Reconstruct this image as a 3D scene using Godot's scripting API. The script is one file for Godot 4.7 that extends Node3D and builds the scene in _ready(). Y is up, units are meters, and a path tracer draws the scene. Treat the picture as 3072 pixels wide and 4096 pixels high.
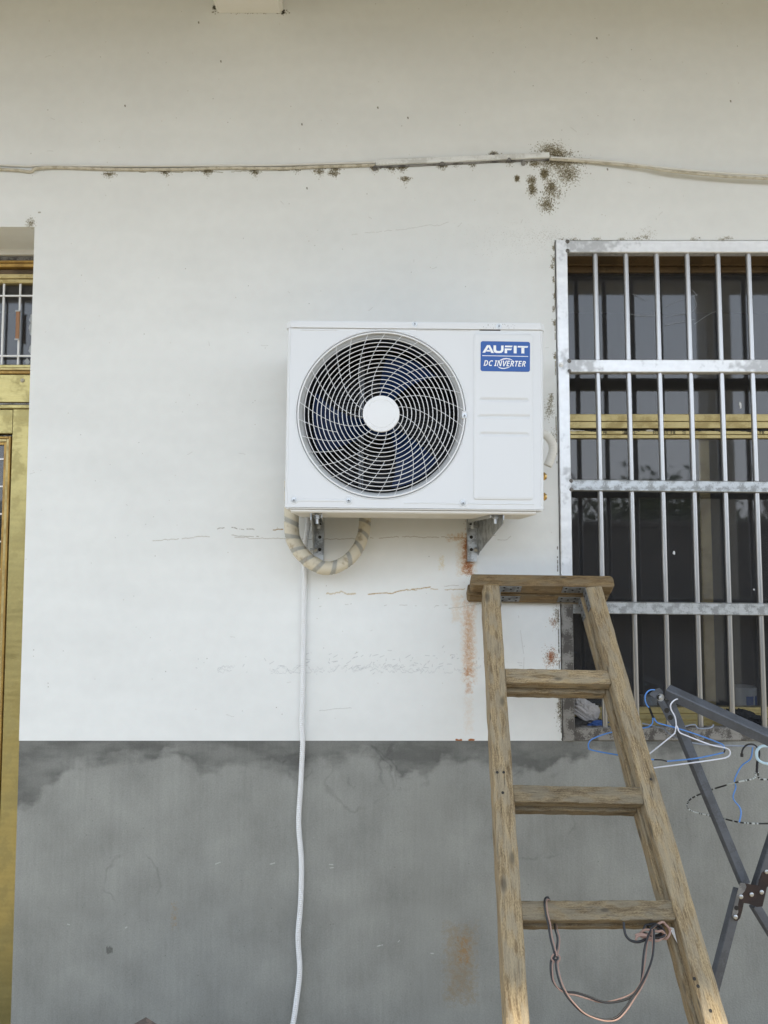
extends Node3D
# A whitewashed house wall with an outdoor air conditioner, a barred window, a folded wooden step ladder and a drying rack.
# Metres, y up. The wall's plaster face is z = 0; the yard lies towards +z.

const LEAN := 0.610865  # the ladder leans 35 degrees
const GROUND := -0.08  # level of the yard
var rng := RandomNumberGenerator.new()
var M := {}
var counts := {}


# ---------------------------------------------------------------- mesh collecting
class MB:
	var v := PackedVector3Array()
	var n := PackedVector3Array()
	var uv := PackedVector2Array()
	var c := PackedColorArray()
	var x := PackedInt32Array()
	var tint := Color(1, 1, 1)

	func vert(p: Vector3, nn: Vector3, t: Vector2) -> int:
		v.append(p); n.append(nn); uv.append(t); c.append(tint)
		return v.size() - 1

	# corners counter-clockwise seen from outside
	func quad(p0: Vector3, p1: Vector3, p2: Vector3, p3: Vector3, t0 := Vector2.ZERO, t1 := Vector2.ZERO, t2 := Vector2.ZERO, t3 := Vector2.ZERO) -> void:
		var nn := (p1 - p0).cross(p2 - p0)
		if nn.length_squared() < 1e-16:
			nn = (p2 - p0).cross(p3 - p0)
		nn = nn.normalized()
		var a := vert(p0, nn, t0)
		vert(p1, nn, t1); vert(p2, nn, t2); vert(p3, nn, t3)
		x.append_array([a, a + 2, a + 1, a, a + 3, a + 2])

	func tri(p0: Vector3, p1: Vector3, p2: Vector3, t0 := Vector2.ZERO, t1 := Vector2.ZERO, t2 := Vector2.ZERO) -> void:
		var nn := (p1 - p0).cross(p2 - p0).normalized()
		var a := vert(p0, nn, t0)
		vert(p1, nn, t1); vert(p2, nn, t2)
		x.append_array([a, a + 2, a + 1])

	# axis-aligned box with uv in metres (x, y on the front; z, y on the sides; x, z on top)
	func box(a: Vector3, b: Vector3) -> void:
		var p := func(i: int, j: int, k: int) -> Vector3: return Vector3(b.x if i else a.x, b.y if j else a.y, b.z if k else a.z)
		var f := func(q: Array, s: int, t: int) -> void:
			var u := []
			for w in q:
				u.append(Vector2(w[s], w[t]))
			quad(q[0], q[1], q[2], q[3], u[0], u[1], u[2], u[3])
		f.call([p.call(0, 0, 1), p.call(1, 0, 1), p.call(1, 1, 1), p.call(0, 1, 1)], 0, 1)
		f.call([p.call(1, 0, 0), p.call(0, 0, 0), p.call(0, 1, 0), p.call(1, 1, 0)], 0, 1)
		f.call([p.call(1, 0, 1), p.call(1, 0, 0), p.call(1, 1, 0), p.call(1, 1, 1)], 2, 1)
		f.call([p.call(0, 0, 0), p.call(0, 0, 1), p.call(0, 1, 1), p.call(0, 1, 0)], 2, 1)
		f.call([p.call(0, 1, 1), p.call(1, 1, 1), p.call(1, 1, 0), p.call(0, 1, 0)], 0, 2)
		f.call([p.call(0, 0, 0), p.call(1, 0, 0), p.call(1, 0, 1), p.call(0, 0, 1)], 0, 2)

	# a straight beam from a to b; w across (along side), h along up; long edges chamfered; uv: metres along, metres round
	func beam(a: Vector3, b: Vector3, side: Vector3, w: float, h: float, bev := 0.002, segs := 1, jitter := 0.0, off := Vector2.ZERO, r: RandomNumberGenerator = null) -> void:
		var d := (b - a).normalized()
		var s := (side - d * side.dot(d)).normalized()
		var u := s.cross(d).normalized() * -1.0
		var hw := w / 2; var hh := h / 2
		var prof := [Vector2(hw, -hh + bev), Vector2(hw, hh - bev), Vector2(hw - bev, hh), Vector2(-hw + bev, hh), Vector2(-hw, hh - bev), Vector2(-hw, -hh + bev), Vector2(-hw + bev, -hh), Vector2(hw - bev, -hh)]
		var len := a.distance_to(b)
		var rows := []
		for i in segs + 1:
			var row := []
			for q in prof:
				var j := Vector2.ZERO
				if jitter > 0.0 and r:
					j = Vector2(r.randf_range(-jitter, jitter), r.randf_range(-jitter, jitter))
				row.append(a + d * (len * i / segs) + s * (q.x + j.x) + u * (q.y + j.y))
			rows.append(row)
		var per := [0.0]
		for k in 8:
			per.append(per[k] + prof[k].distance_to(prof[(k + 1) % 8]))
		for i in segs:
			var t0 := off.x + len * i / segs
			var t1 := off.x + len * (i + 1) / segs
			for k in 8:
				var k2 := (k + 1) % 8
				oquad(rows[i][k], rows[i][k2], rows[i + 1][k2], rows[i + 1][k], Vector2(t0, off.y + per[k]), Vector2(t0, off.y + per[k + 1]), Vector2(t1, off.y + per[k + 1]), Vector2(t1, off.y + per[k]), (a + b) * 0.5, d)
		for e in 2:
			var row: Array = rows[segs if e else 0]
			var m := a if e == 0 else b
			for k in 8:
				var p0: Vector3 = row[k]; var p1: Vector3 = row[(k + 1) % 8]
				var t := Vector2(off.x, off.y)
				var q0: Vector2 = prof[k]; var q1: Vector2 = prof[(k + 1) % 8]
				if ((p0 - m).cross(p1 - m)).dot(d * (1.0 if e else -1.0)) > 0:
					tri(m, p0, p1, t, t + q0 * 0.3, t + q1 * 0.3)
				else:
					tri(m, p1, p0, t, t + q1 * 0.3, t + q0 * 0.3)

	# a quad turned so that it faces away from the axis (m, d)
	func oquad(p0, p1, p2, p3, t0, t1, t2, t3, m: Vector3, d: Vector3) -> void:
		var mid: Vector3 = (p0 + p1 + p2 + p3) * 0.25 - m
		mid -= d * mid.dot(d)
		if (p1 - p0).cross(p2 - p0).dot(mid) >= 0:
			quad(p0, p1, p2, p3, t0, t1, t2, t3)
		else:
			quad(p3, p2, p1, p0, t3, t2, t1, t0)

	# rows of points (each row one ring, closed when wrap), smooth normals; outward when the ring runs counter-clockwise seen against the sweep direction
	func skin(rows: Array, wrap: bool, uvs: Array, tints: Array = [], flip := false) -> void:
		var R := rows.size(); var K: int = rows[0].size()
		var first := v.size()
		for i in R:
			for k in K:
				var a: Vector3 = rows[mini(i + 1, R - 1)][k] - rows[maxi(i - 1, 0)][k]
				var kp := (k + 1) % K if wrap else mini(k + 1, K - 1)
				var km := (k + K - 1) % K if wrap else maxi(k - 1, 0)
				var b: Vector3 = rows[i][kp] - rows[i][km]
				var nn := b.cross(a).normalized()
				if nn.length_squared() < 0.5:  # a pole: borrow the direction of the neighbouring ring
					var o := i - 1 if i > 0 else i + 1
					nn = (rows[o][kp] - rows[o][km]).cross(a).normalized()
				v.append(rows[i][k]); n.append(-nn if flip else nn); uv.append(uvs[i][k])
				c.append(tints[i] if tints else tint)
		for i in R - 1:
			for k in (K if wrap else K - 1):
				var a := first + i * K + k
				var b := first + i * K + (k + 1) % K
				if flip:
					x.append_array([a, b, b + K, a, b + K, a + K])
				else:
					x.append_array([a, b + K, b, a, a + K, b + K])

	# round tube along points; rad: number or one per point
	func tube(pts: Array, rad, segs := 10, tints: Array = [], caps := true) -> void:
		var rows := []; var uvs := []
		var d: Vector3 = (pts[1] - pts[0]).normalized()
		var s := d.cross(Vector3(0.13, 0.9, 0.41)).normalized()
		var run := 0.0
		for i in pts.size():
			var dd: Vector3 = (pts[mini(i + 1, pts.size() - 1)] - pts[maxi(i - 1, 0)]).normalized()
			s = (s - dd * s.dot(dd)).normalized()
			var t := dd.cross(s)
			var r: float = rad[i] if rad is Array else rad
			if i:
				run += pts[i].distance_to(pts[i - 1])
			var row := []; var ur := []
			for k in segs:
				var w := TAU * k / segs
				row.append(pts[i] + (s * cos(w) + t * sin(w)) * r)
				ur.append(Vector2(run, float(k) / segs))
			rows.append(row); uvs.append(ur)
		skin(rows, true, uvs, tints)
		if caps:
			for e in 2:
				var row: Array = rows[-1 if e else 0]
				var m: Vector3 = pts[-1 if e else 0]
				for k in segs:
					if e:
						tri(m, row[k], row[(k + 1) % segs])
					else:
						tri(m, row[(k + 1) % segs], row[k])

	# lathe: profile of (radius, height along axis), from origin o, outward normals when the profile runs upwards on the outside
	func lathe(o: Vector3, axis: Vector3, prof: Array, segs := 24, flip := false) -> void:
		var s := axis.cross(Vector3(0.3, 0.5, 0.8)).normalized()
		var t := axis.cross(s)
		for i in prof.size() - 1:
			var rows := []; var uvs := []
			for q in [prof[i], prof[i + 1]]:
				var row := []; var ur := []
				for k in segs:
					var w := TAU * k / segs
					row.append(o + axis * q.y + (s * cos(w) + t * sin(w)) * q.x)
					ur.append(Vector2(float(k) / segs, q.y))
				rows.append(row); uvs.append(ur)
			skin(rows, true, uvs, [], flip)

	# polygon (counter-clockwise in x, y) pulled from z0 to z1, placed by tr
	func prism(poly: PackedVector2Array, z0: float, z1: float, tr := Transform3D()) -> void:
		if Geometry2D.is_polygon_clockwise(poly):
			poly = poly.duplicate(); poly.reverse()
		var idx := Geometry2D.triangulate_polygon(poly)
		var flipped := tr.basis.determinant() < 0
		for i in range(0, idx.size(), 3):
			var a := poly[idx[i]]; var b := poly[idx[i + 1]]; var d := poly[idx[i + 2]]
			if (b - a).cross(d - a) < 0:
				var q := b; b = d; d = q
			var f := [tr * Vector3(a.x, a.y, z1), tr * Vector3(b.x, b.y, z1), tr * Vector3(d.x, d.y, z1)]
			var g := [tr * Vector3(a.x, a.y, z0), tr * Vector3(d.x, d.y, z0), tr * Vector3(b.x, b.y, z0)]
			if flipped:
				f.reverse(); g.reverse()
			tri(f[0], f[1], f[2], a, b, d)
			tri(g[0], g[1], g[2], a, d, b)
		var run := 0.0
		for i in poly.size():
			var a := poly[i]; var b := poly[(i + 1) % poly.size()]
			var l := a.distance_to(b)
			var q := [tr * Vector3(a.x, a.y, z0), tr * Vector3(b.x, b.y, z0), tr * Vector3(b.x, b.y, z1), tr * Vector3(a.x, a.y, z1)]
			if flipped:
				q.reverse()
			quad(q[0], q[1], q[2], q[3], Vector2(run, z0), Vector2(run + l, z0), Vector2(run + l, z1), Vector2(run, z1))
			run += l

	func mesh() -> ArrayMesh:
		var a := []
		a.resize(Mesh.ARRAY_MAX)
		a[Mesh.ARRAY_VERTEX] = v; a[Mesh.ARRAY_NORMAL] = n; a[Mesh.ARRAY_TEX_UV] = uv; a[Mesh.ARRAY_COLOR] = c; a[Mesh.ARRAY_INDEX] = x
		var m := ArrayMesh.new()
		m.add_surface_from_arrays(Mesh.PRIMITIVE_TRIANGLES, a)
		return m


# ---------------------------------------------------------------- naming
func numbered(called: String) -> String:
	var k: int = counts.get(called, 0)
	counts[called] = k + 1
	return called if k == 0 else "%s_%03d" % [called, k]


func obj(called: String, shape, m: Material, parent: Node = null) -> MeshInstance3D:
	var o := MeshInstance3D.new()
	o.mesh = shape.mesh() if shape is MB else shape
	o.material_override = m
	if parent == null:
		o.name = numbered(called)
		add_child(o)
	else:
		o.name = called
		parent.add_child(o, true)
	return o


func thing(called: String, label: String, category: String, at := Vector3.ZERO, group := "") -> Node3D:
	var o := Node3D.new()
	o.name = numbered(called)
	add_child(o)
	o.position = at
	tag(o, label, category, group)
	return o


func part(called: String, parent: Node) -> Node3D:
	var o := Node3D.new()
	o.name = called
	parent.add_child(o, true)
	return o


func tag(o: Node, label: String, category: String, group := "") -> void:
	o.set_meta("label", label)
	o.set_meta("category", category)
	if group:
		o.set_meta("group", group)


func structure(o: Node) -> void:
	o.set_meta("kind", "structure")


# ---------------------------------------------------------------- curves and shapes
func smooth(p: Array, n := 6) -> Array:
	var out := []
	for i in p.size() - 1:
		var a = p[maxi(i - 1, 0)]; var b = p[i]; var c = p[i + 1]; var d = p[mini(i + 2, p.size() - 1)]
		for k in n:
			var t := float(k) / n
			out.append(b.cubic_interpolate(c, a, d, t))
	out.append(p[-1])
	return out


func rounded(x0: float, y0: float, x1: float, y1: float, r: float, n := 5) -> PackedVector2Array:
	var out := PackedVector2Array()
	for q in [[x1 - r, y0 + r, -90], [x1 - r, y1 - r, 0], [x0 + r, y1 - r, 90], [x0 + r, y0 + r, 180]]:
		for k in n + 1:
			var w := deg_to_rad(q[2] + 90.0 * k / n)
			out.append(Vector2(q[0] + r * cos(w), q[1] + r * sin(w)))
	return out


# outlines stacked in z and closed by the last one: a raised, soft-edged pad; levels are [inset, z]
func pad(mb: MB, x0: float, y0: float, x1: float, y1: float, r: float, levels: Array) -> void:
	var rows := []; var uvs := []
	for l in levels:
		var o := rounded(x0 + l[0], y0 + l[0], x1 - l[0], y1 - l[0], maxf(r - l[0], 0.0005))
		var row := []; var ur := []
		for q in o:
			row.append(Vector3(q.x, q.y, l[1])); ur.append(q)
		rows.append(row); uvs.append(ur)
	mb.skin(rows, true, uvs)
	var top: Array = rows[-1]
	var poly := PackedVector2Array()
	for p in top:
		poly.append(Vector2(p.x, p.y))
	var idx := Geometry2D.triangulate_polygon(poly)
	for i in range(0, idx.size(), 3):
		var a: Vector3 = top[idx[i]]; var b: Vector3 = top[idx[i + 1]]; var d: Vector3 = top[idx[i + 2]]
		if (b - a).cross(d - a).z < 0:
			mb.tri(a, d, b)
		else:
			mb.tri(a, b, d)


func hexagon(r: float) -> PackedVector2Array:
	var out := PackedVector2Array()
	for k in 6:
		out.append(Vector2(r * cos(TAU * k / 6), r * sin(TAU * k / 6)))
	return out


func turned(at: Vector3, axis: Vector3) -> Transform3D:
	var s := axis.cross(Vector3(0.31, 0.52, 0.79)).normalized()
	return Transform3D(Basis(s, axis.cross(s), axis), at)


# ---------------------------------------------------------------- materials
func plain(linear: Color, rough := 0.6, metal := 0.0) -> StandardMaterial3D:
	var m := StandardMaterial3D.new()
	m.albedo_color = linear.linear_to_srgb()
	m.roughness = rough
	m.metallic = metal
	return m


func noise(seed_: int, freq: float, octaves := 4, kind := FastNoiseLite.TYPE_SIMPLEX_SMOOTH) -> FastNoiseLite:
	var f := FastNoiseLite.new()
	f.seed = seed_
	f.noise_type = kind
	f.frequency = freq
	f.fractal_octaves = octaves
	return f


# grey noise of w by h, generated at gw by gh and stretched
func grey(seed_: int, freq: float, w: int, h: int, gw := 0, gh := 0, octaves := 4) -> PackedByteArray:
	var im := noise(seed_, freq, octaves).get_seamless_image(gw if gw else w, gh if gh else h)
	im.convert(Image.FORMAT_L8)
	if im.get_width() != w or im.get_height() != h:
		im.resize(w, h, Image.INTERPOLATE_CUBIC)
	return im.get_data()


func texture(im: Image) -> ImageTexture:
	return ImageTexture.create_from_image(im)


func height_texture(bytes: PackedByteArray, w: int, h: int) -> ImageTexture:
	return texture(Image.create_from_data(w, h, false, Image.FORMAT_L8, bytes))


func byte(v: float) -> int:
	return clampi(int(pow(clampf(v, 0.0, 1.0), 1.0 / 2.2) * 255.0), 0, 255)


# a picture on a wall, in metres: origin at the lower left
class Canvas:
	var im: Image
	var o: Vector2
	var s: float
	var w: int
	var h: int

	func dot(p: Vector2, r: float, col: Color, alpha: float) -> void:
		var cx := (p.x - o.x) * s; var cy := h - (p.y - o.y) * s
		var rr := maxf(r * s, 0.4)
		for y in range(maxi(0, int(cy - rr - 1)), mini(h, int(cy + rr + 2))):
			for x in range(maxi(0, int(cx - rr - 1)), mini(w, int(cx + rr + 2))):
				var d := Vector2(x + 0.5 - cx, y + 0.5 - cy).length()
				var a := clampf(rr - d + 0.6, 0.0, 1.0) * alpha
				if a > 0.01:
					im.set_pixel(x, y, im.get_pixel(x, y).lerp(col, a))

	# specks scattered round a point
	func specks(p: Vector2, sx: float, sy: float, n: int, r0: float, r1: float, cols: Array, alpha: float, rng: RandomNumberGenerator) -> void:
		for i in n:
			var q := p + Vector2(rng.randfn(0.0, sx), rng.randfn(0.0, sy))
			dot(q, lerpf(r0, r1, pow(rng.randf(), 2.5)), cols[rng.randi() % cols.size()], alpha * rng.randf_range(0.5, 1.0))

	func line(pts: Array, width: float, col: Color, alpha: float, wander: float, rng: RandomNumberGenerator, gaps := 0.0) -> void:
		for i in pts.size() - 1:
			var l: float = pts[i].distance_to(pts[i + 1])
			var m := maxi(2, int(l * s * 1.2))
			var j := 0.0; var on := true
			for k in m:
				j = clampf(j + rng.randf_range(-wander, wander) * 0.3, -wander, wander)
				if gaps > 0.0 and rng.randf() < 0.06:
					on = rng.randf() > gaps
				if on:
					var q: Vector2 = pts[i].lerp(pts[i + 1], float(k) / m)
					dot(q + Vector2(0, j), width * rng.randf_range(0.4, 1.0), col, alpha * rng.randf_range(0.5, 1.0))

	# grainy patch: colour laid on where noise passes a threshold that rises towards the edge
	func patch(a: Vector2, b: Vector2, nz: FastNoiseLite, col: Color, alpha: float, fill: float, soft := 0.55) -> void:
		var x0 := int((a.x - o.x) * s); var x1 := int((b.x - o.x) * s)
		var y0 := int(h - (b.y - o.y) * s); var y1 := int(h - (a.y - o.y) * s)
		for y in range(maxi(0, y0), mini(h, y1)):
			for x in range(maxi(0, x0), mini(w, x1)):
				var u := absf(2.0 * (x - x0) / maxf(1.0, x1 - x0) - 1.0)
				var t := absf(2.0 * (y - y0) / maxf(1.0, y1 - y0) - 1.0)
				var e := nz.get_noise_2d(x, y) * 0.55 + nz.get_noise_2d(x * 6.0 + 900.0, y * 4.0) * 0.75 + fill - maxf(u * u, t * t * t * t) * 0.9
				var k := clampf(e / soft, 0.0, 1.0) * alpha
				if k > 0.01:
					im.set_pixel(x, y, im.get_pixel(x, y).lerp(col, k))


func _ready() -> void:
	rng.seed = 7
	# camera: a phone held at eye height, tilted up a little
	var cam := Camera3D.new()
	cam.name = "camera"
	add_child(cam)
	cam.position = Vector3(0, 1.72, 2.70)
	cam.rotation = Vector3(atan(0.0632), 0, 0)
	cam.fov = 69.4
	cam.near = 0.05
	cam.far = 400.0
	cam.current = true
	# bright hazy sky
	var env := Environment.new()
	var sky := Sky.new()
	var sm := ProceduralSkyMaterial.new()
	sm.sky_top_color = Color(0.69, 0.76, 0.85)
	sm.sky_horizon_color = Color(0.91, 0.93, 0.955)
	sm.sky_curve = 0.25
	sm.ground_bottom_color = Color(0.30, 0.28, 0.25)
	sm.ground_horizon_color = Color(0.50, 0.48, 0.44)
	sm.energy_multiplier = 1.0
	sky.sky_material = sm
	env.background_mode = Environment.BG_SKY
	env.sky = sky
	env.background_energy_multiplier = 1.0
	env.tonemap_mode = Environment.TONE_MAPPER_LINEAR
	env.tonemap_exposure = 3.65
	env.sdfgi_enabled = true
	env.ssao_enabled = true
	env.ssil_enabled = true
	var we := WorldEnvironment.new()
	we.environment = env
	we.name = "world_environment"
	add_child(we)
	# hazy sun, high behind the photographer; the veranda roof keeps it off the wall
	var sun := DirectionalLight3D.new()
	sun.name = "sun"
	sun.light_energy = 0.6
	sun.light_color = Color(1.0, 0.95, 0.86)
	sun.light_angular_distance = 2.0
	sun.shadow_enabled = true
	add_child(sun)
	sun.rotation_degrees = Vector3(-58.5, 10, 0)

	make_materials()
	make_ground()
	make_house()
	make_window_grille()
	make_wall_wiring()
	make_air_conditioner()
	make_brackets()
	make_pipes()
	make_ladder()
	make_drying_rack()
	make_small_things()
	make_surroundings()


func make_materials() -> void:
	# white plaster with mould, rust and cracks where the photograph has them
	M.plaster = plaster_material()
	M.cement = cement_material()
	M.limewash = plain(Color(0.78, 0.77, 0.73), 0.9)
	var lw := height_texture(grey(31, 0.03, 256, 256), 256, 256)
	M.limewash.heightmap_enabled = true; M.limewash.heightmap_texture = lw; M.limewash.heightmap_scale = 0.12
	M.limewash.uv1_triplanar = true; M.limewash.uv1_world_triplanar = true; M.limewash.uv1_scale = Vector3(2, 2, 2)
	M.roof = plain(Color(0.62, 0.60, 0.55), 0.95)
	# painted sheet steel of the air conditioner
	M.sheet = plain(Color(0.715, 0.73, 0.745), 0.38)
	M.sheet.heightmap_enabled = true; M.sheet.heightmap_texture = height_texture(grey(33, 0.25, 256, 256), 256, 256); M.sheet.heightmap_scale = 0.004
	M.sheet.uv1_triplanar = true; M.sheet.uv1_scale = Vector3(5, 5, 5)
	M.pan = plain(Color(0.70, 0.69, 0.66), 0.5)
	M.plastic = plain(Color(0.79, 0.80, 0.81), 0.45)
	M.shroud = plain(Color(0.55, 0.56, 0.56), 0.5)
	M.black = plain(Color(0.012, 0.013, 0.016), 0.6)
	M.fan_blue = plain(Color(0.006, 0.024, 0.085), 0.4)
	M.coil = plain(Color(0.016, 0.018, 0.022), 0.5, 0.2)
	M.mount = plain(Color(0.22, 0.23, 0.24), 0.5, 0.3)
	M.blue_print = plain(Color(0.012, 0.088, 0.36), 0.4)
	M.white_print = plain(Color(0.88, 0.89, 0.90), 0.4)
	# metals
	M.galvanised = worn_metal(41, Color(0.50, 0.52, 0.53), Color(0.30, 0.31, 0.31), 0.42, 0.85, 0.45, 6.0)
	M.dull_zinc = worn_metal(57, Color(0.27, 0.28, 0.28), Color(0.19, 0.19, 0.19), 0.5, 0.7, 0.45, 9.0)
	M.zinc = plain(Color(0.52, 0.53, 0.53), 0.4, 0.85)
	M.brass = plain(Color(0.52, 0.36, 0.14), 0.32, 0.95)
	M.aluminium = worn_metal(42, Color(0.78, 0.79, 0.80), Color(0.50, 0.51, 0.52), 0.42, 0.5, 0.26, 1.1)
	M.weathered_steel = worn_metal(43, Color(0.30, 0.29, 0.27), Color(0.12, 0.11, 0.10), 0.6, 0.5, 0.5, 5.0)
	M.stainless = plain(Color(0.44, 0.44, 0.44), 0.33, 0.92)
	M.gold = worn_metal(45, Color(0.50, 0.405, 0.185), Color(0.41, 0.32, 0.135), 0.42, 0.55, 0.35, 3.0)
	M.door_gold = worn_metal(46, Color(0.465, 0.392, 0.165), Color(0.41, 0.345, 0.145), 0.36, 0.74, 0.35, 2.0)
	M.gold_orange = worn_metal(47, Color(0.46, 0.29, 0.075), Color(0.36, 0.22, 0.06), 0.42, 0.5, 0.4, 3.0)
	M.white_paint = plain(Color(0.80, 0.80, 0.79), 0.5)
	M.glass = plain(Color(0.062, 0.062, 0.064), 0.03)
	M.glass.transparency = BaseMaterial3D.TRANSPARENCY_ALPHA
	M.glass.albedo_color.a = 0.34
	M.sticker = plain(Color(0.42, 0.44, 0.45), 0.8)
	# wood
	wood_materials()
	# cloth, cords, rubber
	M.cable_cream = worn_metal(54, Color(0.60, 0.56, 0.46), Color(0.40, 0.36, 0.27), 0.55, 0.0, 0.35, 7.0)
	M.shaded_gold = worn_metal(53, Color(0.15, 0.095, 0.042), Color(0.10, 0.065, 0.03), 0.5, 0.3, 0.4, 3.0)  # gold frame where it lies in shade; the shade is put into the colour
	M.cable_white = plain(Color(0.72, 0.71, 0.67), 0.55)
	M.trunking = worn_metal(48, Color(0.76, 0.77, 0.75), Color(0.60, 0.60, 0.57), 0.55, 0.0, 0.5, 3.0)
	M.hose = plain(Color(0.74, 0.745, 0.745), 0.5)
	M.tape = plain(Color(1, 1, 1), 0.55)
	M.tape.vertex_color_use_as_albedo = true
	M.tape.heightmap_enabled = true; M.tape.heightmap_texture = height_texture(grey(34, 0.03, 256, 256), 256, 256); M.tape.heightmap_scale = 0.12
	M.tape.uv1_triplanar = true; M.tape.uv1_scale = Vector3(9, 9, 9)
	M.insulation = plain(Color(0.66, 0.64, 0.58), 0.75)
	M.cord_black = plain(Color(0.018, 0.018, 0.02), 0.5)
	M.cord_pink = plain(Color(0.32, 0.205, 0.165), 0.55)
	M.rack = worn_metal(49, Color(0.105, 0.115, 0.135), Color(0.075, 0.08, 0.09), 0.45, 0.15, 0.4, 4.0)
	M.plate_red = worn_metal(50, Color(0.030, 0.016, 0.014), Color(0.022, 0.014, 0.013), 0.6, 0.1, 0.5, 5.0)
	M.plate_grey = worn_metal(51, Color(0.26, 0.26, 0.26), Color(0.17, 0.17, 0.17), 0.5, 0.4, 0.5, 6.0)
	M.hanger_white = plain(Color(0.74, 0.76, 0.84), 0.4)
	M.hanger_blue = plain(Color(0.10, 0.27, 0.66), 0.4)
	M.hanger_pale = plain(Color(0.52, 0.70, 0.80), 0.4)
	M.wire_grey = plain(Color(0.30, 0.34, 0.42), 0.45)
	M.speckled = plain(Color(1, 1, 1), 0.6)
	M.speckled.vertex_color_use_as_albedo = true
	M.cloth = plain(Color(0.50, 0.47, 0.45), 0.95)
	M.rag = plain(Color(0.02, 0.02, 0.022), 0.95)
	M.blue_plastic = plain(Color(0.05, 0.12, 0.36), 0.5)
	M.ceramic = plain(Color(0.55, 0.58, 0.60), 0.4)
	M.paper = plain(Color(0.80, 0.80, 0.79), 0.8)
	M.block = worn_metal(52, Color(0.22, 0.165, 0.135), Color(0.13, 0.105, 0.09), 0.9, 0.0, 0.7, 6.0)
	M.room = plain(Color(0.16, 0.15, 0.14), 0.95)
	M.soot = plain(Color(0.035, 0.032, 0.028), 0.95)


# a sheet that is one colour with worn patches of another and fine scratches; uv in metres
func worn_metal(seed_: int, a: Color, b: Color, rough: float, metal: float, share: float, scale: float) -> StandardMaterial3D:
	var w := 256
	var n1 := grey(seed_, 0.012, w, w, 0, 0, 5)
	var n2 := grey(seed_ + 100, 0.11, w, w, 0, 0, 3)
	var n3 := grey(seed_ + 200, 0.08, w, w, 24, w, 2)
	var bytes := PackedByteArray(); bytes.resize(w * w * 3)
	var rb := PackedByteArray(); rb.resize(w * w)
	for i in w * w:
		var t := clampf((n1[i] / 255.0 - 0.5 + (share - 0.5) * 0.7 + (n2[i] / 255.0 - 0.5) * 0.55) * 4.0 + 0.5, 0.0, 1.0)
		var g := 1.0 + (n2[i] / 255.0 - 0.5) * 0.12 + (n3[i] / 255.0 - 0.5) * 0.16
		bytes[i * 3] = byte(lerpf(a.r, b.r, t) * g)
		bytes[i * 3 + 1] = byte(lerpf(a.g, b.g, t) * g)
		bytes[i * 3 + 2] = byte(lerpf(a.b, b.b, t) * g)
		rb[i] = clampi(int(255.0 * (rough + t * 0.15 + (n3[i] / 255.0 - 0.5) * 0.12)), 0, 255)
	var m := StandardMaterial3D.new()
	m.albedo_texture = texture(Image.create_from_data(w, w, false, Image.FORMAT_RGB8, bytes))
	m.roughness_texture = height_texture(rb, w, w)
	m.roughness = 1.0
	m.metallic = metal
	m.uv1_triplanar = true
	m.uv1_scale = Vector3(scale, scale, scale)
	return m


func wood_materials() -> void:
	var w := 1024; var h := 256
	var broad := grey(61, 0.03, w, h, 70, h, 3)
	var grain := grey(62, 0.16, w, h, 110, h, 4)
	var fine := grey(63, 0.38, w, h, 330, h, 3)
	var blot := grey(64, 0.03, w, h, 300, h, 4)
	var crack := grey(65, 0.20, w, h, 22, h, 3)
	var knots := []
	for k in 9:
		knots.append([Vector2(rng.randf() * w, rng.randf() * h), rng.randf_range(4, 14)])
	var bytes := PackedByteArray(); bytes.resize(w * h * 3)
	var hb := PackedByteArray(); hb.resize(w * h)
	var dark := Color(0.185, 0.130, 0.066); var light := Color(0.46, 0.365, 0.215); var old := Color(0.345, 0.305, 0.222)
	for y in h:
		for x in w:
			var i := y * w + x
			var g := grain[i] / 255.0
			var f := fine[i] / 255.0
			var t := clampf(0.55 + (broad[i] / 255.0 - 0.5) * 0.9 + (g - 0.5) * 1.2 + (f - 0.5) * 1.2, 0.0, 1.0)
			var col := dark.lerp(light, t)
			col = col.lerp(old, clampf((blot[i] / 255.0 - 0.38) * 2.2, 0.0, 0.58))
			var c := crack[i] / 255.0
			var deep := clampf((0.265 - c) * 9.0, 0.0, 1.0) * clampf((0.60 - g) * 5.0, 0.0, 1.0)
			for k in knots:
				var d: Vector2 = Vector2(x, y) - k[0]
				d.x *= 0.45
				var q: float = d.length() / k[1]
				if q < 1.6:
					deep = maxf(deep, clampf(1.3 - q + (f - 0.5) * 0.7, 0.0, 0.75))
			col = col.lerp(Color(0.06, 0.05, 0.035), deep * 0.85)
			bytes[i * 3] = byte(col.r); bytes[i * 3 + 1] = byte(col.g); bytes[i * 3 + 2] = byte(col.b)
			hb[i] = clampi(int(255.0 * (0.55 + (g - 0.5) * 0.6 + (f - 0.5) * 0.5 - deep * 0.5)), 0, 255)
	var tex := texture(Image.create_from_data(w, h, false, Image.FORMAT_RGB8, bytes))
	var ht := height_texture(hb, w, h)
	for q in [["wood", Color(0.94, 0.925, 0.91)], ["wood_grey", Color(0.79, 0.785, 0.785)], ["wood_brown", Color(0.77, 0.72, 0.65)]]:
		var m := StandardMaterial3D.new()
		m.albedo_texture = tex
		m.albedo_color = q[1]
		m.heightmap_enabled = true
		m.heightmap_texture = ht
		m.heightmap_scale = 0.16
		m.roughness = 0.88
		m.uv1_scale = Vector3(1.0 / 0.9, 1.0 / 0.22, 1)
		M[q[0]] = m


func canvas(o: Vector2, size: Vector2, w: int, h: int, im: Image) -> Canvas:
	var c := Canvas.new()
	c.im = im; c.o = o; c.s = w / size.x; c.w = w; c.h = h
	return c


func srgb(r: float, g: float, b: float) -> Color:
	return Color(r / 255.0, g / 255.0, b / 255.0)


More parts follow.
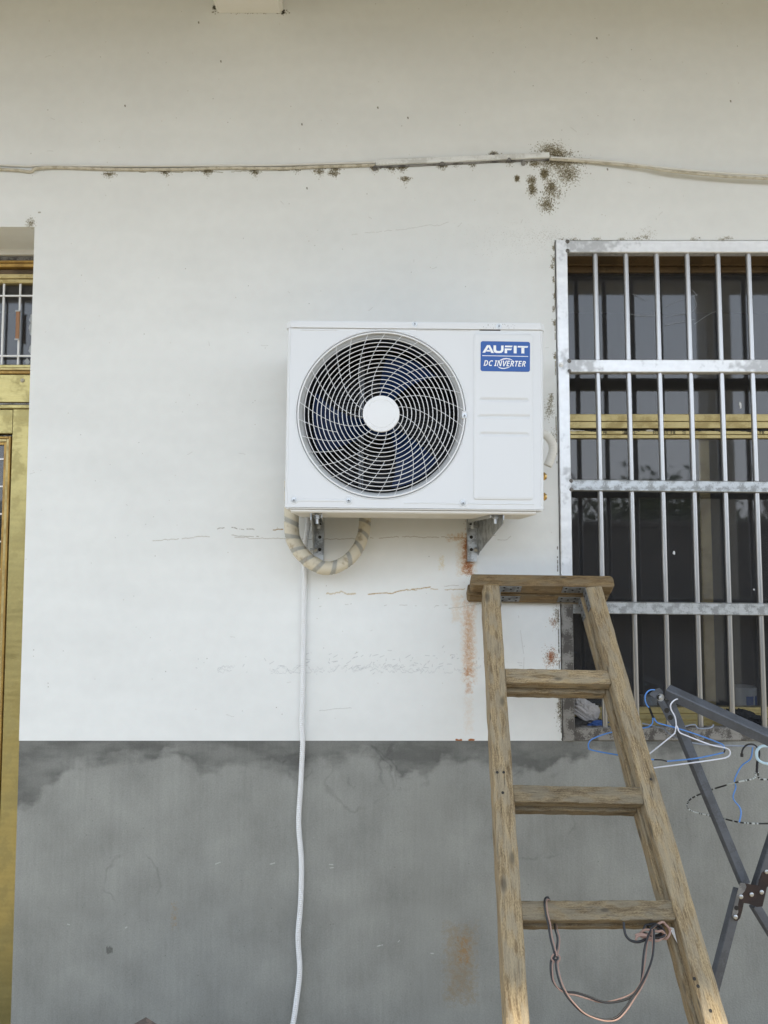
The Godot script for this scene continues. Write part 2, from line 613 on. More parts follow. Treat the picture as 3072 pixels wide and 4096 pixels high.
func plaster_material() -> StandardMaterial3D:
	# 3.2 m square from (-1.6, 1.0)
	var n := 1024
	var n1 := grey(11, 0.006, n, n, 0, 0, 4)
	var n2 := grey(12, 0.05, n, n, 0, 0, 3)
	var n3 := grey(13, 0.02, n, n, 160, n, 3)
	var bytes := PackedByteArray(); bytes.resize(n * n * 3)
	for i in n * n:
		var g := 0.785 + (n1[i] - 127) * 0.00012 + (n2[i] - 127) * 0.00012 + (n3[i] - 127) * 0.00016
		bytes[i * 3] = byte(g * 0.985)
		bytes[i * 3 + 1] = byte(g * 1.0)
		bytes[i * 3 + 2] = byte(g * 0.98)
	var im := Image.create_from_data(n, n, false, Image.FORMAT_RGB8, bytes)
	im.resize(2048, 2048, Image.INTERPOLATE_BILINEAR)
	var c := canvas(Vector2(-1.6, 1.0), Vector2(3.2, 3.2), 2048, 2048, im)
	var mould := [srgb(84, 74, 50), srgb(100, 90, 64), srgb(66, 58, 40), srgb(122, 112, 86)]
	var pale := [srgb(150, 146, 134), srgb(128, 122, 108), srgb(168, 164, 154)]
	var mn := noise(79, 0.06, 4)
	for q in [[Vector2(0.572, 3.2307), Vector2(0.7024, 3.273)], [Vector2(0.6019, 3.1708), Vector2(0.7529, 3.2342)], [Vector2(0.6559, 3.1322), Vector2(0.7318, 3.1955)], [Vector2(0.536, 3.0726), Vector2(0.5778, 3.1498)], [Vector2(0.5845, 3.1392), Vector2(0.626, 3.1884)], [Vector2(0.6005, 3.0656), Vector2(0.6561, 3.1498)], [Vector2(0.5812, 3.0202), Vector2(0.6431, 3.0761)], [Vector2(0.4873, 3.1304), Vector2(0.515, 3.1656)]]:
		c.patch(q[0], q[1], mn, srgb(126, 116, 92), 0.55, 0.30, 0.9)
	# the big mould patch at the end of the trunking
	c.specks(Vector2(0.6271, 3.266), 0.026, 0.013, 760, 0.0006, 0.0018, mould, 0.65, rng)
	c.specks(Vector2(0.6507, 3.2448), 0.030, 0.010, 620, 0.0007, 0.0024, mould, 0.75, rng)
	c.specks(Vector2(0.6839, 3.1849), 0.032, 0.026, 1100, 0.0006, 0.0020, mould, 0.6, rng)
	c.specks(Vector2(0.6938, 3.1603), 0.018, 0.016, 420, 0.0006, 0.0022, mould, 0.7, rng)
	c.specks(Vector2(0.6503, 3.2131), 0.046, 0.009, 900, 0.0008, 0.0024, mould, 0.7, rng)
	for q in [[Vector2(0.5012, 3.1498), 0.004, 0.006, 260], [Vector2(0.5573, 3.1427), 0.009, 0.008, 300], [Vector2(0.5585, 3.1076), 0.008, 0.012, 460], [Vector2(0.6053, 3.1673), 0.008, 0.011, 560], [Vector2(0.6284, 3.1147), 0.011, 0.015, 480], [Vector2(0.6383, 3.0936), 0.018, 0.017, 320], [Vector2(0.6105, 3.0481), 0.014, 0.015, 520], [Vector2(0.5292, 3.2131), 0.005, 0.005, 90], [Vector2(0.5683, 3.206), 0.012, 0.006, 220], [Vector2(0.4169, 3.2466), 0.006, 0.003, 60]]:
		c.specks(q[0], q[1], q[2], q[3], 0.0006, 0.0022, mould, 0.75, rng)
	c.specks(Vector2(0.6189, 2.9226), 0.05, 0.014, 260, 0.0004, 0.0010, pale, 0.5, rng)
	c.specks(Vector2(0.5104, 2.9156), 0.10, 0.035, 420, 0.0004, 0.0009, pale, 0.4, rng)
	# under the trunking and the cables
	for q in [Vector2(0.0793, 3.1486), Vector2(0.2191, 3.199), Vector2(0.0672, 3.1918), Vector2(0.3326, 3.2099), Vector2(0.4133, 3.2442), Vector2(0.4724, 3.2207), Vector2(0.0271, 3.1918), Vector2(0.2715, 3.2135), Vector2(-0.191, 3.1702), Vector2(-0.2434, 3.1774), Vector2(-0.4877, 3.1756), Vector2(-0.6674, 3.1774), Vector2(-0.8227, 3.1756), Vector2(-1.0354, 3.1684), Vector2(-0.1824, 3.1882), Vector2(-0.3308, 3.1918), Vector2(-0.034, 3.1918)]:
		c.specks(q + Vector2(0, -0.001), 0.010, 0.005, 150, 0.0008, 0.0022, mould, 0.75, rng)
		c.specks(q + Vector2(0.002, -0.010), 0.006, 0.008, 44, 0.0005, 0.0014, mould, 0.65, rng)
	c.line([Vector2(-0.0253, 3.1972), Vector2(0.1231, 3.2026), Vector2(0.2977, 3.2099), Vector2(0.4724, 3.2171), Vector2(0.6227, 3.2207)], 0.0028, mould[0], 0.75, 0.003, rng, 0.25)
	c.line([Vector2(-0.9239, 3.1756), Vector2(-0.5749, 3.1756), Vector2(-0.226, 3.1882), Vector2(-0.0253, 3.1972)], 0.0014, mould[1], 0.6, 0.003, rng, 0.7)
	# round the window frame
	c.line([Vector2(0.639, 2.9054), Vector2(0.6387, 2.7671), Vector2(0.6362, 2.591), Vector2(0.6353, 2.4164), Vector2(0.6345, 2.2432), Vector2(0.6354, 2.0713)], 0.0016, mould[0], 0.8, 0.003, rng, 0.45)
	for q in [Vector2(0.6352, 2.8823), Vector2(0.6328, 2.8379), Vector2(0.629, 2.8113), Vector2(0.6334, 2.7583), Vector2(0.636, 2.6965), Vector2(0.6318, 2.6472), Vector2(0.6328, 2.5946), Vector2(0.6327, 2.4687)]:
		c.specks(q, 0.003, 0.006, 60, 0.0006, 0.0018, mould, 0.7, rng)
	c.specks(Vector2(0.6167, 2.3088), 0.005, 0.012, 150, 0.0006, 0.0020, mould, 0.7, rng)
	c.specks(Vector2(0.6093, 2.2691), 0.009, 0.018, 300, 0.0005, 0.0016, mould, 0.6, rng)
	c.specks(Vector2(0.6214, 2.1657), 0.006, 0.014, 150, 0.0005, 0.0015, mould, 0.55, rng)
	for q in [Vector2(0.6686, 2.9107), Vector2(0.712, 2.9125), Vector2(0.7987, 2.9143), Vector2(0.8941, 2.9143), Vector2(0.9462, 2.9178), Vector2(0.981, 2.9232), Vector2(1.163, 2.9143), Vector2(1.288, 2.9196), Vector2(1.267, 2.9125)]:
		c.specks(q, 0.010, 0.004, 70, 0.0005, 0.0016, mould, 0.65, rng)
	c.specks(Vector2(0.9901, 2.9392), 0.018, 0.012, 70, 0.0004, 0.0012, mould, 0.5, rng)
	c.line([Vector2(0.6326, 1.7654), Vector2(0.6318, 1.5973), Vector2(0.6321, 1.3973), Vector2(0.6347, 1.2321), Vector2(0.6373, 1.0715)], 0.0018, srgb(58, 52, 42), 0.8, 0.004, rng, 0.5)
	c.specks(Vector2(0.6272, 1.5138), 0.006, 0.020, 260, 0.0005, 0.0016, mould, 0.6, rng)
	c.specks(Vector2(0.6323, 1.1828), 0.006, 0.030, 380, 0.0005, 0.0018, mould, 0.6, rng)
	c.specks(Vector2(0.6134, 1.4888), 0.008, 0.010, 160, 0.0005, 0.0016, [srgb(140, 96, 66), srgb(110, 80, 58)], 0.6, rng)
	c.specks(Vector2(0.6048, 1.3609), 0.014, 0.020, 520, 0.0005, 0.0018, [srgb(150, 98, 62), srgb(118, 84, 58), srgb(92, 78, 62)], 0.6, rng)
	c.specks(Vector2(0.6033, 1.3675), 0.006, 0.009, 160, 0.0006, 0.0020, [srgb(138, 72, 38)], 0.7, rng)
	# door corner, beam foot
	c.specks(Vector2(-1.3262, 2.9767), 0.008, 0.010, 170, 0.0006, 0.0020, mould, 0.65, rng)
	c.specks(Vector2(-1.2944, 3.0177), 0.003, 0.002, 24, 0.0006, 0.0012, mould, 0.5, rng)
	# cracks and scuffs
	c.line([Vector2(-0.7175, 1.7941), Vector2(-0.6754, 1.8009), Vector2(-0.6078, 1.8026)], 0.0016, srgb(128, 120, 106), 0.8, 0.003, rng, 0.4)
	c.line([Vector2(-0.6081, 1.8279), Vector2(-0.5575, 1.8347), Vector2(-0.4728, 1.8245)], 0.0014, srgb(120, 114, 102), 0.7, 0.003, rng, 0.5)
	c.line([Vector2(-0.5571, 1.8059), Vector2(-0.4556, 1.7992)], 0.0012, srgb(140, 134, 122), 0.7, 0.002, rng, 0.4)
	c.line([Vector2(-0.4051, 1.8245), Vector2(-0.3679, 1.8279)], 0.0022, srgb(150, 124, 84), 0.8, 0.002, rng)
	c.line([Vector2(-0.8441, 1.7857), Vector2(-0.6922, 1.7992), Vector2(-0.3541, 1.7941), Vector2(-0.2189, 1.7907), Vector2(-0.0499, 1.7975), Vector2(0.1192, 1.7992), Vector2(0.2882, 1.7958), Vector2(0.4066, 1.8026)], 0.0007, srgb(130, 118, 98), 0.7, 0.003, rng, 0.2)
	c.line([Vector2(0.4149, 1.789), Vector2(0.4487, 1.789), Vector2(0.4641, 1.8026)], 0.0007, srgb(150, 146, 138), 0.7, 0.002, rng)
	c.line([Vector2(-0.2094, 1.594), Vector2(-0.159, 1.599), Vector2(-0.1001, 1.5956)], 0.0030, srgb(190, 172, 138), 0.5, 0.006, rng, 0.3)
	c.line([Vector2(-0.058, 1.5906), Vector2(0.0345, 1.5956), Vector2(0.085, 1.609), Vector2(0.1692, 1.6157)], 0.0022, srgb(168, 142, 100), 0.7, 0.002, rng, 0.1)
	c.line([Vector2(0.085, 1.604), Vector2(0.1691, 1.6107), Vector2(0.2954, 1.609)], 0.0018, srgb(176, 156, 122), 0.6, 0.003, rng, 0.3)
	c.line([Vector2(-0.2344, 1.5471), Vector2(-0.1168, 1.5588)], 0.0007, srgb(150, 144, 132), 0.6, 0.004, rng, 0.4)
	c.line([Vector2(0.0008, 1.5505), Vector2(0.1857, 1.5471), Vector2(0.2866, 1.5538)], 0.0007, srgb(150, 144, 132), 0.6, 0.003, rng, 0.4)
	c.line([Vector2(0.2361, 1.5405), Vector2(0.3454, 1.5538)], 0.0008, srgb(140, 132, 118), 0.7, 0.002, rng, 0.2)
	c.line([Vector2(0.2197, 1.6208), Vector2(0.3039, 1.6275)], 0.0007, srgb(140, 132, 118), 0.6, 0.002, rng, 0.2)
	for k in 5:
		c.line([Vector2(-0.6009, 1.3195), Vector2(-0.3502, 1.3212), Vector2(-0.1162, 1.3261), Vector2(0.1178, 1.3228), Vector2(0.3519, 1.3212)], 0.0007, srgb(160, 162, 164), 0.55, 0.014, rng, 0.72)
	for k in 90:
		var p := Vector2(rng.randfn(0.0, 0.28), 1.3311 + rng.randfn(0.012, 0.020))
		c.line([p, p + Vector2(rng.randf_range(-0.006, 0.02), rng.randf_range(-0.004, 0.012))], 0.0006, srgb(150, 152, 154), 0.6, 0.001, rng)
	c.line([Vector2(-0.2324, 1.1746), Vector2(-0.1158, 1.1845)], 0.0007, srgb(160, 158, 152), 0.6, 0.002, rng, 0.3)
	c.line([Vector2(-0.1206, 2.9303), Vector2(0.0009, 2.9446), Vector2(0.1224, 2.9588), Vector2(0.244, 2.9767)], 0.0006, srgb(172, 170, 162), 0.6, 0.004, rng, 0.4)
	c.line([Vector2(0.4878, 1.5138), Vector2(0.5062, 1.3642), Vector2(0.5018, 1.2816)], 0.0006, srgb(176, 174, 168), 0.6, 0.002, rng, 0.2)
	# rust run from the bracket
	var rust := [srgb(140, 84, 46), srgb(164, 108, 66), srgb(118, 68, 36), srgb(182, 132, 90)]
	var nz := noise(77, 0.09, 4)
	c.patch(Vector2(0.2603, 1.6543), Vector2(0.3425, 1.8195), nz, srgb(202, 170, 132), 0.55, 0.85, 1.2)
	c.patch(Vector2(0.2788, 1.6543), Vector2(0.3323, 1.8127), nz, srgb(168, 108, 64), 0.70, 0.75, 1.0)
	c.patch(Vector2(0.2889, 1.6543), Vector2(0.3255, 1.8059), nz, srgb(134, 72, 36), 0.80, 0.62, 0.9)
	c.patch(Vector2(0.2171, 1.7789), Vector2(0.3137, 1.8127), nz, srgb(182, 134, 84), 0.55, 0.45, 0.9)
	c.patch(Vector2(0.2746, 1.2651), Vector2(0.3406, 1.5889), nz, srgb(210, 180, 150), 0.55, 0.85, 1.2)
	c.patch(Vector2(0.2846, 1.2651), Vector2(0.3305, 1.5806), nz, srgb(190, 142, 102), 0.60, 0.60, 1.0)
	c.patch(Vector2(0.2391, 1.4804), Vector2(0.2869, 1.6007), nz, srgb(212, 184, 150), 0.50, 0.65, 1.1)
	c.patch(Vector2(0.2865, 1.2948), Vector2(0.3218, 1.3294), nz, srgb(172, 112, 70), 0.60, 0.60, 0.9)
	c.patch(Vector2(0.2894, 1.2288), Vector2(0.3248, 1.2783), nz, srgb(180, 122, 80), 0.55, 0.55, 0.9)
	c.patch(Vector2(0.2801, 1.0845), Vector2(0.3278, 1.2404), nz, srgb(218, 198, 178), 0.45, 0.60, 1.1)
	c.specks(Vector2(0.3014, 1.7485), 0.009, 0.045, 160, 0.0006, 0.0016, rust, 0.5, rng)
	c.specks(Vector2(0.3023, 1.3973), 0.007, 0.08, 200, 0.0005, 0.0014, rust, 0.35, rng)
	c.line([Vector2(0.2584, 1.0715), Vector2(0.3249, 1.0715)], 0.004, srgb(152, 84, 40), 0.85, 0.003, rng, 0.25)
	# faint yellow runs and stray flecks
	c.patch(Vector2(0.1947, 1.6728), Vector2(0.2237, 1.7401), nz, srgb(206, 186, 140), 0.5, 0.35)
	for k in 260:
		var p := Vector2(rng.randf_range(-1.35, 1.35), rng.randf_range(1.1, 3.9))
		c.dot(p, rng.randf_range(0.0005, 0.0014), [srgb(110, 106, 96), srgb(150, 140, 120), srgb(90, 84, 70)][k % 3], 0.6)
	for k in 46:
		var p := Vector2(rng.randf_range(-1.3, 1.3), rng.randf_range(1.1, 3.8))
		c.line([p, p + Vector2(rng.randf_range(-0.03, 0.03), rng.randf_range(-0.018, 0.018))], 0.0006, srgb(176, 174, 168), 0.6, 0.002, rng, 0.3)
	for q in [Vector2(-0.7081, 3.765), Vector2(-0.6211, 3.6102), Vector2(-0.2901, 3.1127), Vector2(-0.0237, 3.4273), Vector2(0.0903, 3.3873), Vector2(0.8113, 3.7022), Vector2(1.3142, 3.4529), Vector2(-0.9819, 3.4346), Vector2(-0.311, 3.3619), Vector2(0.8421, 3.1864)]:
		c.dot(q, 0.0026, srgb(84, 78, 62), 0.8)
		c.dot(q + Vector2(0.001, -0.004), 0.0018, srgb(84, 78, 62), 0.8)
	for k in 120:
		c.dot(Vector2(rng.randf_range(-0.66, -0.36), 3.8094 + rng.randfn(-0.004, 0.004)), rng.randf_range(0.0006, 0.0022), mould[k % 4], 0.6)
	c.specks(Vector2(-0.3849, 3.8057), 0.003, 0.006, 90, 0.0008, 0.0022, [srgb(46, 42, 32)], 0.85, rng)
	c.specks(Vector2(-0.6489, 3.8242), 0.003, 0.005, 60, 0.0008, 0.0022, [srgb(56, 52, 40)], 0.8, rng)
	var m := StandardMaterial3D.new()
	m.albedo_texture = texture(im)
	m.texture_repeat = false
	m.roughness = 0.9
	m.uv1_scale = Vector3(1.0 / 3.2, -1.0 / 3.2, 1)
	m.uv1_offset = Vector3(0.5, 1.0 + 1.0 / 3.2, 0)
	m.heightmap_enabled = true
	m.heightmap_texture = height_texture(grey(14, 0.012, 1024, 1024, 0, 0, 5), 1024, 1024)
	m.heightmap_scale = 0.14
	return m


func cement_material() -> StandardMaterial3D:
	# 3.2 m by 1.07 m from (-1.6, 0); brushed grey cement, damp along its top edge
	var w := 1536; var h := 512
	var top := 1.0682
	var cloud := grey(21, 0.008, w, h, 0, 0, 7)
	var streak := grey(22, 0.10, w, h, w, 20, 3)
	var fine := grey(23, 0.14, w, h, w, 110, 3)
	var grit := grey(24, 0.30, w, h, 0, 0, 2)
	var nz := noise(25, 0.006, 5)
	var nz2 := noise(26, 0.02, 4)
	var bytes := PackedByteArray(); bytes.resize(w * h * 3)
	var px := 3.2 / w
	var py := 1.07 / h
	var rings := [[Vector2(-0.2976, 0.9786), 0.055], [Vector2(-0.0406, 0.9574), 0.075], [Vector2(-0.8941, 0.576), 0.10], [Vector2(-0.0986, 0.938), 0.11], [Vector2(0.5292, 0.8085), 0.16], [Vector2(0.0837, 0.9867), 0.09]]
	for y in h:
		for x in w:
			var i := y * w + x
			var p := Vector2(-1.6 + x * px, 1.07 - y * py)
			var g := 0.278 + (cloud[i] - 127) * 0.00034 + (streak[i] - 127) * 0.00009 + (fine[i] - 127) * 0.00008 + (grit[i] - 127) * 0.00026
			# damp: how far down it has soaked, with a darker rim where it dries
			var reach := 0.095 + nz.get_noise_2d(x, 0) * 0.09 + nz2.get_noise_2d(x * 0.6, 40) * 0.022
			reach += 0.16 * clampf((-1.08 - p.x) / 0.25, 0.0, 1.0) + 0.03 * clampf((p.x - 0.3) / 0.3, 0.0, 1.0)
			if p.x > 0.62:
				reach -= 0.10 * clampf((p.x - 0.62) / 0.2, 0.0, 1.0)
			var below := top - p.y + nz2.get_noise_2d(x, y * 2.0) * 0.03
			var inside := clampf((reach - below) / (0.018 + 0.05 * clampf(nz.get_noise_2d(x * 0.7, 300) + 0.3, 0.0, 1.0)), 0.0, 1.0)
			var lump := 0.55 + nz.get_noise_2d(x * 1.4 + 500, y * 4.0) * 1.5
			var damp := inside * (0.30 + 0.26 * clampf(lump, 0.0, 1.0))
			damp += clampf(1.0 - absf(reach - below) / 0.005, 0.0, 1.0) * 0.05
			for r in rings:
				var d: float = (p - r[0]).length() + nz2.get_noise_2d(x * 0.6, y * 0.6) * 0.045
				damp += clampf(1.0 - absf(d - r[1]) / 0.008, 0.0, 1.0) * clampf(0.08 + nz.get_noise_2d(x * 2.0 + 90, y * 2.0) * 0.5, 0.0, 0.2)
			g *= 1.0 - clampf(damp, 0.0, 0.58)
			bytes[i * 3] = byte(g * 0.985)
			bytes[i * 3 + 1] = byte(g * 1.0)
			bytes[i * 3 + 2] = byte(g * 0.925)
	var im := Image.create_from_data(w, h, false, Image.FORMAT_RGB8, bytes)
	im.resize(2048, 684, Image.INTERPOLATE_CUBIC)
	var c := canvas(Vector2(-1.6, 0.0), Vector2(3.2, 1.07), 2048, 684, im)
	var rn := noise(78, 0.07, 4)
	c.patch(Vector2(-0.7643, 0.3934), Vector2(-0.7175, 0.5202), rn, srgb(150, 116, 78), 0.6, 0.10)
	c.patch(Vector2(0.1958, 0.1419), Vector2(0.3446, 0.4488), rn, srgb(138, 118, 90), 0.7, 0.62, 1.0)
	c.patch(Vector2(0.2536, 0.283), Vector2(0.3114, 0.3934), rn, srgb(150, 114, 72), 0.7, 0.55, 0.9)
	c.line([Vector2(-1.0185, 0.9623), Vector2(-0.8781, 0.9867)], 0.0008, srgb(150, 148, 140), 0.6, 0.002, rng)
	c.line([Vector2(-0.9181, 0.9217), Vector2(-0.8788, 1.0225)], 0.0008, srgb(150, 148, 140), 0.6, 0.002, rng)
	for q in [Vector2(-0.4054, 0.6351), Vector2(-0.1949, 0.6351), Vector2(-0.1915, 0.6223), Vector2(-0.5994, 0.6351), Vector2(-0.9152, 0.4155), Vector2(0.0498, 0.3681), Vector2(0.1641, 0.3302), Vector2(-1.1201, 0.4297), Vector2(-0.0237, 0.3539)]:
		c.line([q, q + Vector2(rng.randf_range(0.006, 0.022), rng.randf_range(-0.004, 0.008))], 0.0018, srgb(196, 198, 194), 0.8, 0.001, rng)
	for k in 14:
		c.line([Vector2(-0.98 + k * 0.0016, 0.345 + rng.randf() * 0.01), Vector2(-0.98 + k * 0.0016 + 0.001, 0.325 + rng.randf() * 0.01)], 0.0006, srgb(70, 70, 66), 0.7, 0.001, rng)
	for k in 220:
		c.dot(Vector2(rng.randf_range(-1.35, 1.35), rng.randf_range(0.05, 1.05)), rng.randf_range(0.0006, 0.0016), srgb(90, 90, 86) if k % 3 else srgb(172, 172, 168), 0.6)
	for k in 60:
		var p := Vector2(rng.randf_range(-1.3, 1.3), rng.randf_range(0.1, 1.0))
		c.line([p, p + Vector2(rng.randf_range(-0.01, 0.01), rng.randf_range(0.03, 0.10))], 0.0007, srgb(138, 138, 132), 0.35, 0.001, rng, 0.3)
	var m := StandardMaterial3D.new()
	m.albedo_texture = texture(im)
	m.texture_repeat = false
	m.roughness = 0.82
	m.uv1_scale = Vector3(1.0 / 3.2, -1.0 / 1.07, 1)
	m.uv1_offset = Vector3(0.5, 1.0, 0)
	var hb := PackedByteArray(); hb.resize(w * h)
	for i in w * h:
		hb[i] = clampi(128 + int((fine[i] - 127) * 0.35 + (grit[i] - 127) * 0.6 + (cloud[i] - 127) * 0.4), 0, 255)
	m.heightmap_enabled = true
	m.heightmap_texture = height_texture(hb, w, h)
	m.heightmap_scale = 0.14
	return m


func make_ground() -> void:
	var g := MB.new()
	var n := 40
	for i in n:
		for j in n:
			var f := func(a: int, b: int) -> Vector3:
				var x := signf(a - n / 2.0) * pow(absf(a - n / 2.0) / (n / 2.0), 2.4) * 150.0
				var z := pow(float(b) / n, 2.4) * 170.0 - 4.6
				return Vector3(x, GROUND, z)
			var p := [f.call(i, j + 1), f.call(i + 1, j + 1), f.call(i + 1, j), f.call(i, j)]
			g.quad(p[0], p[1], p[2], p[3])
	M.yard = worn_metal(55, Color(0.295, 0.255, 0.18), Color(0.245, 0.21, 0.145), 0.95, 0.0, 0.5, 0.6)
	M.yard.uv1_world_triplanar = true
	structure(obj("ground", g, M.yard))


# solid cells of a wall between the cuts, with faces only where the wall ends
func wall_cells(mb: MB, xs: Array, ys: Array, empty: Array, z0: float, z1: float) -> void:
	var solid := func(i: int, j: int) -> bool:
		return i >= 0 and j >= 0 and i < xs.size() - 1 and j < ys.size() - 1 and not [i, j] in empty
	for i in xs.size() - 1:
		for j in ys.size() - 1:
			if not solid.call(i, j):
				continue
			var a := Vector2(xs[i], ys[j]); var b := Vector2(xs[i + 1], ys[j + 1])
			mb.quad(Vector3(a.x, a.y, z1), Vector3(b.x, a.y, z1), Vector3(b.x, b.y, z1), Vector3(a.x, b.y, z1), a, Vector2(b.x, a.y), b, Vector2(a.x, b.y))
			mb.quad(Vector3(b.x, a.y, z0), Vector3(a.x, a.y, z0), Vector3(a.x, b.y, z0), Vector3(b.x, b.y, z0), Vector2(b.x, a.y), a, Vector2(a.x, b.y), b)
			var d := z1 - z0
			if not solid.call(i + 1, j):
				mb.quad(Vector3(b.x, a.y, z1), Vector3(b.x, a.y, z0), Vector3(b.x, b.y, z0), Vector3(b.x, b.y, z1), Vector2(b.x, a.y), Vector2(b.x + d, a.y), Vector2(b.x + d, b.y), b)
			if not solid.call(i - 1, j):
				mb.quad(Vector3(a.x, a.y, z0), Vector3(a.x, a.y, z1), Vector3(a.x, b.y, z1), Vector3(a.x, b.y, z0), Vector2(a.x - d, a.y), a, Vector2(a.x, b.y), Vector2(a.x - d, b.y))
			if not solid.call(i, j + 1):
				mb.quad(Vector3(a.x, b.y, z1), Vector3(b.x, b.y, z1), Vector3(b.x, b.y, z0), Vector3(a.x, b.y, z0), Vector2(a.x, b.y), b, Vector2(b.x, b.y + d), Vector2(a.x, b.y + d))
			if not solid.call(i, j - 1):
				mb.quad(Vector3(a.x, a.y, z0), Vector3(b.x, a.y, z0), Vector3(b.x, a.y, z1), Vector3(a.x, a.y, z1), Vector2(a.x, a.y - d), Vector2(b.x, a.y - d), Vector2(b.x, a.y), a)


func bar_box(called: String, a: Vector3, b: Vector3, m: Material, parent: Node, bev := 0.0015) -> MeshInstance3D:
	# a chamfered bar lying along its longest side
	var mb := MB.new()
	var s := (b - a).abs(); var c := (a + b) / 2
	if s.x >= s.y and s.x >= s.z:
		mb.beam(Vector3(a.x, c.y, c.z), Vector3(b.x, c.y, c.z), Vector3.UP, s.y, s.z, bev)
	elif s.y >= s.z:
		mb.beam(Vector3(c.x, a.y, c.z), Vector3(c.x, b.y, c.z), Vector3.RIGHT, s.x, s.z, bev)
	else:
		mb.beam(Vector3(c.x, c.y, a.z), Vector3(c.x, c.y, b.z), Vector3.RIGHT, s.x, s.y, bev)
	return obj(called, mb, m, parent)


func make_house() -> void:
	var house := thing("house", "white plastered house wall with grey cement base and veranda roof above", "house")
	var xs := [-4.5, -2.72, -1.3101, 0.639, 2.2, 4.5]
	var dado := 1.0682
	var w := MB.new()
	wall_cells(w, xs, [dado, 2.911, 2.9624, 4.06], [[1, 0], [1, 1], [3, 0]], -0.26, 0.0)
	obj("plaster_wall", w, M.plaster, house)
	for part_xs in [[-4.5, -2.72], [xs[2], xs[5]]]:
		var d := MB.new()
		wall_cells(d, part_xs, [GROUND - 0.02, dado - 0.0005], [], -0.26, -0.003)
		obj("cement_base", d, M.cement, house)
	# veranda: slab, beams and posts
	var r := MB.new()
	r.box(Vector3(-4.5, 4.06, -4.3), Vector3(4.5, 4.2, 2.8))
	obj("roof_slab", r, M.roof, house)
	for x in [-3.95, -0.6399, 2.42]:
		var b := MB.new()
		var wd := 0.255
		b.beam(Vector3(x + wd / 2, 3.93, 0.0005), Vector3(x + wd / 2, 3.93, 2.52), Vector3.RIGHT, wd, 0.2585, 0.012)
		obj("roof_beam", b, M.limewash, house)
	var e := MB.new()
	e.box(Vector3(-4.5, 3.81, 2.521), Vector3(4.5, 4.059, 2.75))
	obj("edge_beam", e, M.roof, house)
	for x in [-3.9, 2.46]:
		bar_box("post", Vector3(x, GROUND, 2.54), Vector3(x + 0.19, 3.809, 2.73), M.limewash, house, 0.01)
	# the room behind the window and the door
	var q := MB.new()
	q.box(Vector3(-4.5, GROUND - 0.05, -4.2), Vector3(4.5, 0.02, -0.262))
	q.box(Vector3(-4.5, 0.021, -4.3), Vector3(4.5, 4.05, -4.2))
	q.box(Vector3(-4.6, 0.021, -4.2), Vector3(-4.5, 4.05, -0.262))
	q.box(Vector3(4.5, 0.021, -4.2), Vector3(4.6, 4.05, -0.262))
	obj("room", q, M.room, house)
	make_door(house)
	make_window(house)


